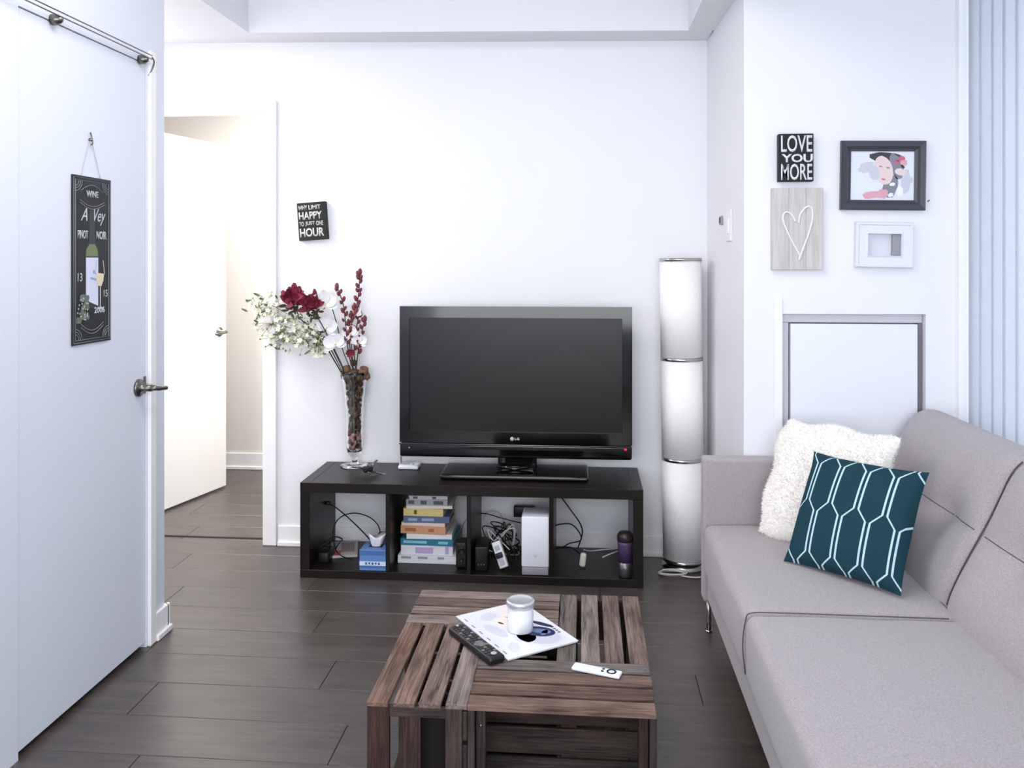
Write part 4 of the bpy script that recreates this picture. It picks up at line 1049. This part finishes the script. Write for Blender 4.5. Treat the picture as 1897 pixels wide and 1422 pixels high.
# cube 1
x0c, x1c = cells[0]
p = onZ(630, 1022, FZ)
t = thing('booklet', 'pale booklet with a red print lying at the back left of the first cube', 'booklet', (p.x, p.y+.02, FZ), (0, 0, .25))
MB().bbox(-.075, .075, -.10, .10, 0, .010, .001, 1).build('pages', mat('booklet_grey', (190, 184, 182), .6), t)
q = MB(); q.box(-.06, .0, -.09, -.03, .010, .0106); q.build('red_print', mat('booklet_red', (190, 86, 84), .5), t); MB().box(.0, .06, -.05, .08, .0100, .0104).build('cover_photo', mat('booklet_photo', (140, 126, 120), .5), t)
t = thing('dvd_case', 'dark case lying behind the tissue box in the first cube', 'case', (x1c-.072, 3.80, FZ), (0, 0, -.08))
MB().bbox(-.06, .06, -.08, .08, 0, .014, .002, 1).build('case', BLKM, t); MB().box(-.052, .052, -.07, .07, .014, .0145).build('cover', mat('case_cover', (110, 66, 60), .4), t)
t = thing('small_carton', 'small reddish brown carton standing behind the tissue box', 'box', (x1c-.045, 3.76, FZ+.0152), (0, 0, .05))
MB().bbox(-.036, .036, -.03, .03, 0, .075, .002, 1).build('carton', mat('carton_brown', (142, 98, 96), .6), t); MB().box(-.037, .037, -.031, .031, .0755, .080).build('lid', mat('carton_lid', (84, 62, 66), .6), t)
a = onY(666, 1058, 3.56); b_ = onY(716, 1018, 3.56)
t = thing('tissue_box', 'blue printed tissue box with a white tissue pulled up, in the first cube', 'tissue box', ((a.x+b_.x)/2, 3.618, FZ))
w_, h_ = (b_.x-a.x)/2, .088
MB().bbox(-w_, w_, -.058, .058, 0, h_, .0015, 1).build('box', mat('tissue_blue', (92, 134, 190), .5), t)
q = MB(); q.mi = 0; q.box(-w_-.0004, w_+.0004, -.0586, .0, .022, .040); q.mi = 1; q.box(-w_-.0004, w_+.0004, -.0586, .0, .012, .0215); q.mi = 1; q.box(-w_, w_, -.0586, 0, .066, .086)
q.build('wrap_print', [mat('tissue_pale', (206, 222, 240), .5), mat('tissue_mid', (70, 108, 168), .5)], t)
q = MB()
for k in range(5): q.box(-.034+k*.014, -.026+k*.014, -.0590, -.0586, .026+(k % 2)*.002, .036)
q.build('print_marks', mat('tissue_print', (60, 84, 140), .5), t, kind='stuff')
MB().box(-.03, .03, -.02, .02, h_, h_+.0006).build('slot', GAP, t)
n = 26; vs = []; 
for ring in range(7):
    tt = ring/6
    for k in range(n):
        a_ = 2*PI*k/n; r_ = .017+.018*tt**.8+.005*tt*math.sin(a_*3+1)+.004*tt*math.sin(a_*7)
        vs.append((r_*math.cos(a_)*1.05, r_*math.sin(a_)*.62, h_-.004+.052*tt+.010*tt*math.sin(a_*2+.6)))
vs.append((0, 0, h_+.030)); fs = [(r*n+k, r*n+(k+1) % n, (r+1)*n+(k+1) % n, (r+1)*n+k) for r in range(6) for k in range(n)]+[(6*n+k, 6*n+(k+1) % n, 7*n) for k in range(n)]
q = MB(); q.add(vs, fs, None, True); q.build('tissue', mat('tissue_white', (236, 234, 240), .9), t)
def cable(nm, lab, pts, r=.0028, m=CABLE, k=8, cat='cable'):
    """pts: (px, py, Y)"""
    P_ = [onY(*p) for p in pts]; 
    P_ = [Vector((p.x, p.y, max(p.z, FZ+r))) for p in P_]
    o = MB().tube(smooth_path(P_, k), r, 6).build(nm, m); return tag(o, lab, cat)
cable('cable', 'straight black cable slanting down from the cube side to the tissue box', [(600, 931, 3.80), (618, 937, 3.86), (650, 963, 3.82), (688, 1003, 3.74), (696, 1030, 3.74)])
cable('cable', 'black cable arching in a wide loop over the first cube', [(632, 1040, 3.72), (622, 1018, 3.76), (617, 985, 3.80), (628, 960, 3.83), (655, 950, 3.85), (685, 958, 3.85), (702, 976, 3.84), (704, 1000, 3.82), (700, 1024, 3.82)])
cable('cable', 'short black cable lying over the booklet in the first cube', [(600, 1006, 3.78), (618, 994, 3.80), (634, 998, 3.80), (628, 1006, 3.74), (622, 1018, 3.70), (634, 1030, 3.68), (652, 1036, 3.66)])
q = MB(); q.lathe([(.008, 0), (.010, .004), (.006, .02), (0, .021)], 10, Matrix.Rotation(PI/2, 4, 'Y')); tag(q.build('plug', BLKM, None, (x0c+.001, 3.79, onY(600, 931, 3.79).z)), 'small black plug on the left wall of the first cube', 'plug')
t = thing('power_adapter', 'dark coiled adapter in the shadowed left corner of the first cube', 'adapter', (x0c+.035, 3.68, FZ))
MB().bbox(-.024, .024, -.05, .05, 0, .045, .006, 2).build('body', BLKM, t); MB().tube([(.02*math.cos(a*.5), .03*math.sin(a*.5)-.01, .048+.0015*a) for a in range(26)], .0025, 6).build('cord', CABLE, t)
# cube 3
a = onY(966, 1055, 3.565); b_ = onY(1017, 955, 3.565); hh = onY(990, 957, 3.565).z-FZ
t = thing('router', 'tall upright white router box with a grey foot in the third cube', 'router', ((a.x+b_.x)/2, 3.635, FZ), (0, 0, 0))
w_ = (b_.x-a.x)/2
MB().bbox(-w_, w_, -.07, .07, .034, hh, .005, 3).build('body', mat('router_white', (238, 236, 244), .35), t)
MB().bbox(-w_+.002, w_-.002, -.069, .069, .0, .033, .003, 2).build('foot', mat('router_grey', (158, 152, 156), .45), t)
q = MB(); q.ell((0, -.070, .085), (.009, .0012, .009), 14, 6); q.build('logo_dimple', mat('router_dimple', (218, 217, 224), .3), t)
t = thing('set_top_box', 'small black box with a bright dot standing behind the white router', 'electronics', (onY(971, 957, 3.85).x, 3.86, onY(971, 957, 3.85).z), (0, 0, 0))
MB().bbox(-.048, .048, -.02, .02, 0, .048, .004, 2).build('body', BLKM, t); MB().ell((.024, -.021, .012), (.005, .0015, .005), 10, 6).build('indicator', mat('white_dot', (235, 235, 235), .4), t)
st = MB(); st.tube([(0, 0, 0), (0, 0, -(t.location.z-FZ))], .006, 8); st.lathe([(.025, 0), (.025, .004), (0, .005)], 16, Matrix.Translation((0, 0, -(t.location.z-FZ)))); st.build('stand', BLKM, t)
t = thing('modem', 'squat black modem in the left corner of the third cube', 'modem', (cells[2][0]+.036, 3.66, FZ), (0, 0, .05))
MB().bbox(-.028, .028, -.07, .07, 0, .105, .006, 3).build('body', BLKM, t)
q = MB(); [q.ell((-.012+.012*k, -.071, .03), (.002, .001, .002), 8, 4) for k in range(3)]; q.build('indicator', mat('dim_led', (170, 170, 160), .4), t, kind='stuff')
t = thing('power_strip', 'white power strip standing on end among the cables of the third cube', 'power strip', (onY(936, 1056, 3.60).x, 3.615, FZ), (.0, 0, 0))
M = Matrix.Rotation(-.38, 4, 'Y') @ Matrix.Rotation(-.25, 4, 'X')
MB().bbox(-.019, .019, -.016, .016, .012, .125, .004, 2, M).build('body', WHITEP, t)
for zz in (.034, .066, .098): MB().bbox(-.010, .010, -.019, -.0155, zz-.010, zz+.010, .001, 1, M).build('outlet', mat('outlet_grey', (180, 180, 184), .5), t)
MB().bbox(-.014, .014, -.034, -.019, .055, .078, .003, 2, M).build('adapter', BLKM, t)
rc = random.Random(21)
for i in range(9):
    x = rc.uniform(890, 935); pts = [(x, rc.uniform(1005, 1050), rc.uniform(3.64, 3.72))]
    for k in range(4): pts.append((rc.uniform(893, 962), rc.uniform(968, 1035), rc.uniform(3.66, 3.85)))
    pts.append((rc.uniform(900, 962), rc.uniform(985, 1045), rc.uniform(3.68, 3.8)))
    dark = i % 3 != 2
    o = cable('cable', 'tangled %s cables around the power strip in the third cube' % ('black' if dark else 'white'), pts, .0026, CABLE if dark else WCABLE); o['group'] = 'tangled %s cables in the third cube' % ('black' if dark else 'white')
cable('cable', 'black cable running level from the divider to the router top', [(882, 951, 3.88), (900, 951, 3.88), (925, 958, 3.86), (955, 966, 3.82), (975, 970, 3.78)], .0022)
cable('cable', 'thin pale cable looping at the back of the third cube', [(895, 962, 3.88), (905, 947, 3.90), (925, 950, 3.90), (935, 970, 3.88), (950, 985, 3.86)], .0013, mat('pale_cable', (176, 168, 166), .6))
cable('cable', 'short black cable bending over the top right of the router', [(998, 944, 3.86), (1010, 944, 3.86), (1015, 948, 3.84), (1017, 970, 3.80), (1019, 1000, 3.80)], .0026)
cable('cable', 'grey cable curving at the back beside the book stack', [(861, 1020, 3.86), (855, 985, 3.88), (862, 965, 3.89), (876, 955, 3.90)], .0018, mat('grey_cable', (110, 104, 104), .6))
# cube 4
cable('cable', 'black cable dropping from the top of the fourth cube in a long curve', [(1041, 922, 3.86), (1060, 948, 3.84), (1074, 968, 3.82), (1079, 985, 3.80), (1074, 1005, 3.76), (1070, 1016, 3.72)], .0030)
cable('cable', 'black cable making an open loop at the left of the fourth cube', [(1019, 980, 3.80), (1032, 972, 3.82), (1056, 970, 3.84), (1072, 984, 3.82), (1076, 1000, 3.80), (1055, 1006, 3.78), (1044, 1012, 3.76), (1030, 1012, 3.76)], .0028)
cable('cable', 'black cable lying along the floor of the fourth cube toward the white plug', [(1022, 1018, 3.74), (1040, 1014, 3.74), (1058, 1014, 3.72), (1070, 1022, 3.70), (1076, 1028, 3.68)], .0032)
t = thing('plug_adapter', 'white oval plug adapter hanging among the cables in the fourth cube', 'plug', (onY(1080, 1028, 3.68).x, 3.68, FZ))
MB().softbox(.014, .012, .030, .010, 5, None, Matrix.Translation((0, 0, .032)) @ Matrix.Rotation(.12, 4, 'Y')).build('body', mat('plug_ivory', (220, 214, 200), .4), t)
MB().box(-.005, -.002, -.005, .005, .0, .006).build('prong', KM, t)
cable('cable', 'white cable running right from the plug adapter', [(1082, 1018, 3.72), (1095, 1020, 3.78), (1115, 1018, 3.80), (1140, 1016, 3.82), (1165, 1014, 3.84)], .0030, WCABLE)
cable('cable', 'stubby white cable end pointing at the tumbler', [(1116, 1032, 3.74), (1130, 1026, 3.76), (1146, 1020, 3.78)], .0030, WCABLE)
p = onY(1158, 1073, 3.585)
t = thing('travel_tumbler', 'purple and steel travel tumbler with a black lid in the fourth cube', 'tumbler', (p.x, 3.59, FZ))
sc_ = .96
MB().lathe([(.024, 0), (.026, .003), (.027, .03), (.0285, .062), (0, .062)], 28).build('steel_base', mat('steel', (120, 116, 122), .35, metal=.8), t)
MB().lathe([(.0287, .0625), (.031, .135), (.0315, .150), (.0, .150)], 28).build('sleeve', mat('purple_sleeve', (84, 62, 104), .4), t)
MB().lathe([(.033, .1505), (.0345, .156), (.0345, .170), (.032, .178), (.028, .180), (.026, .186), (.0, .186)], 28).build('lid', mat('tumbler_lid', (44, 34, 38), .3), t)
q = MB(); q.tube(smooth_path([(.030, 0, .172), (.045, 0, .168), (.050, 0, .14), (.046, 0, .115), (.0315, 0, .112)], 5), .004, 8); q.build('handle', mat('tumbler_lid', (44, 34, 38), .3), t)
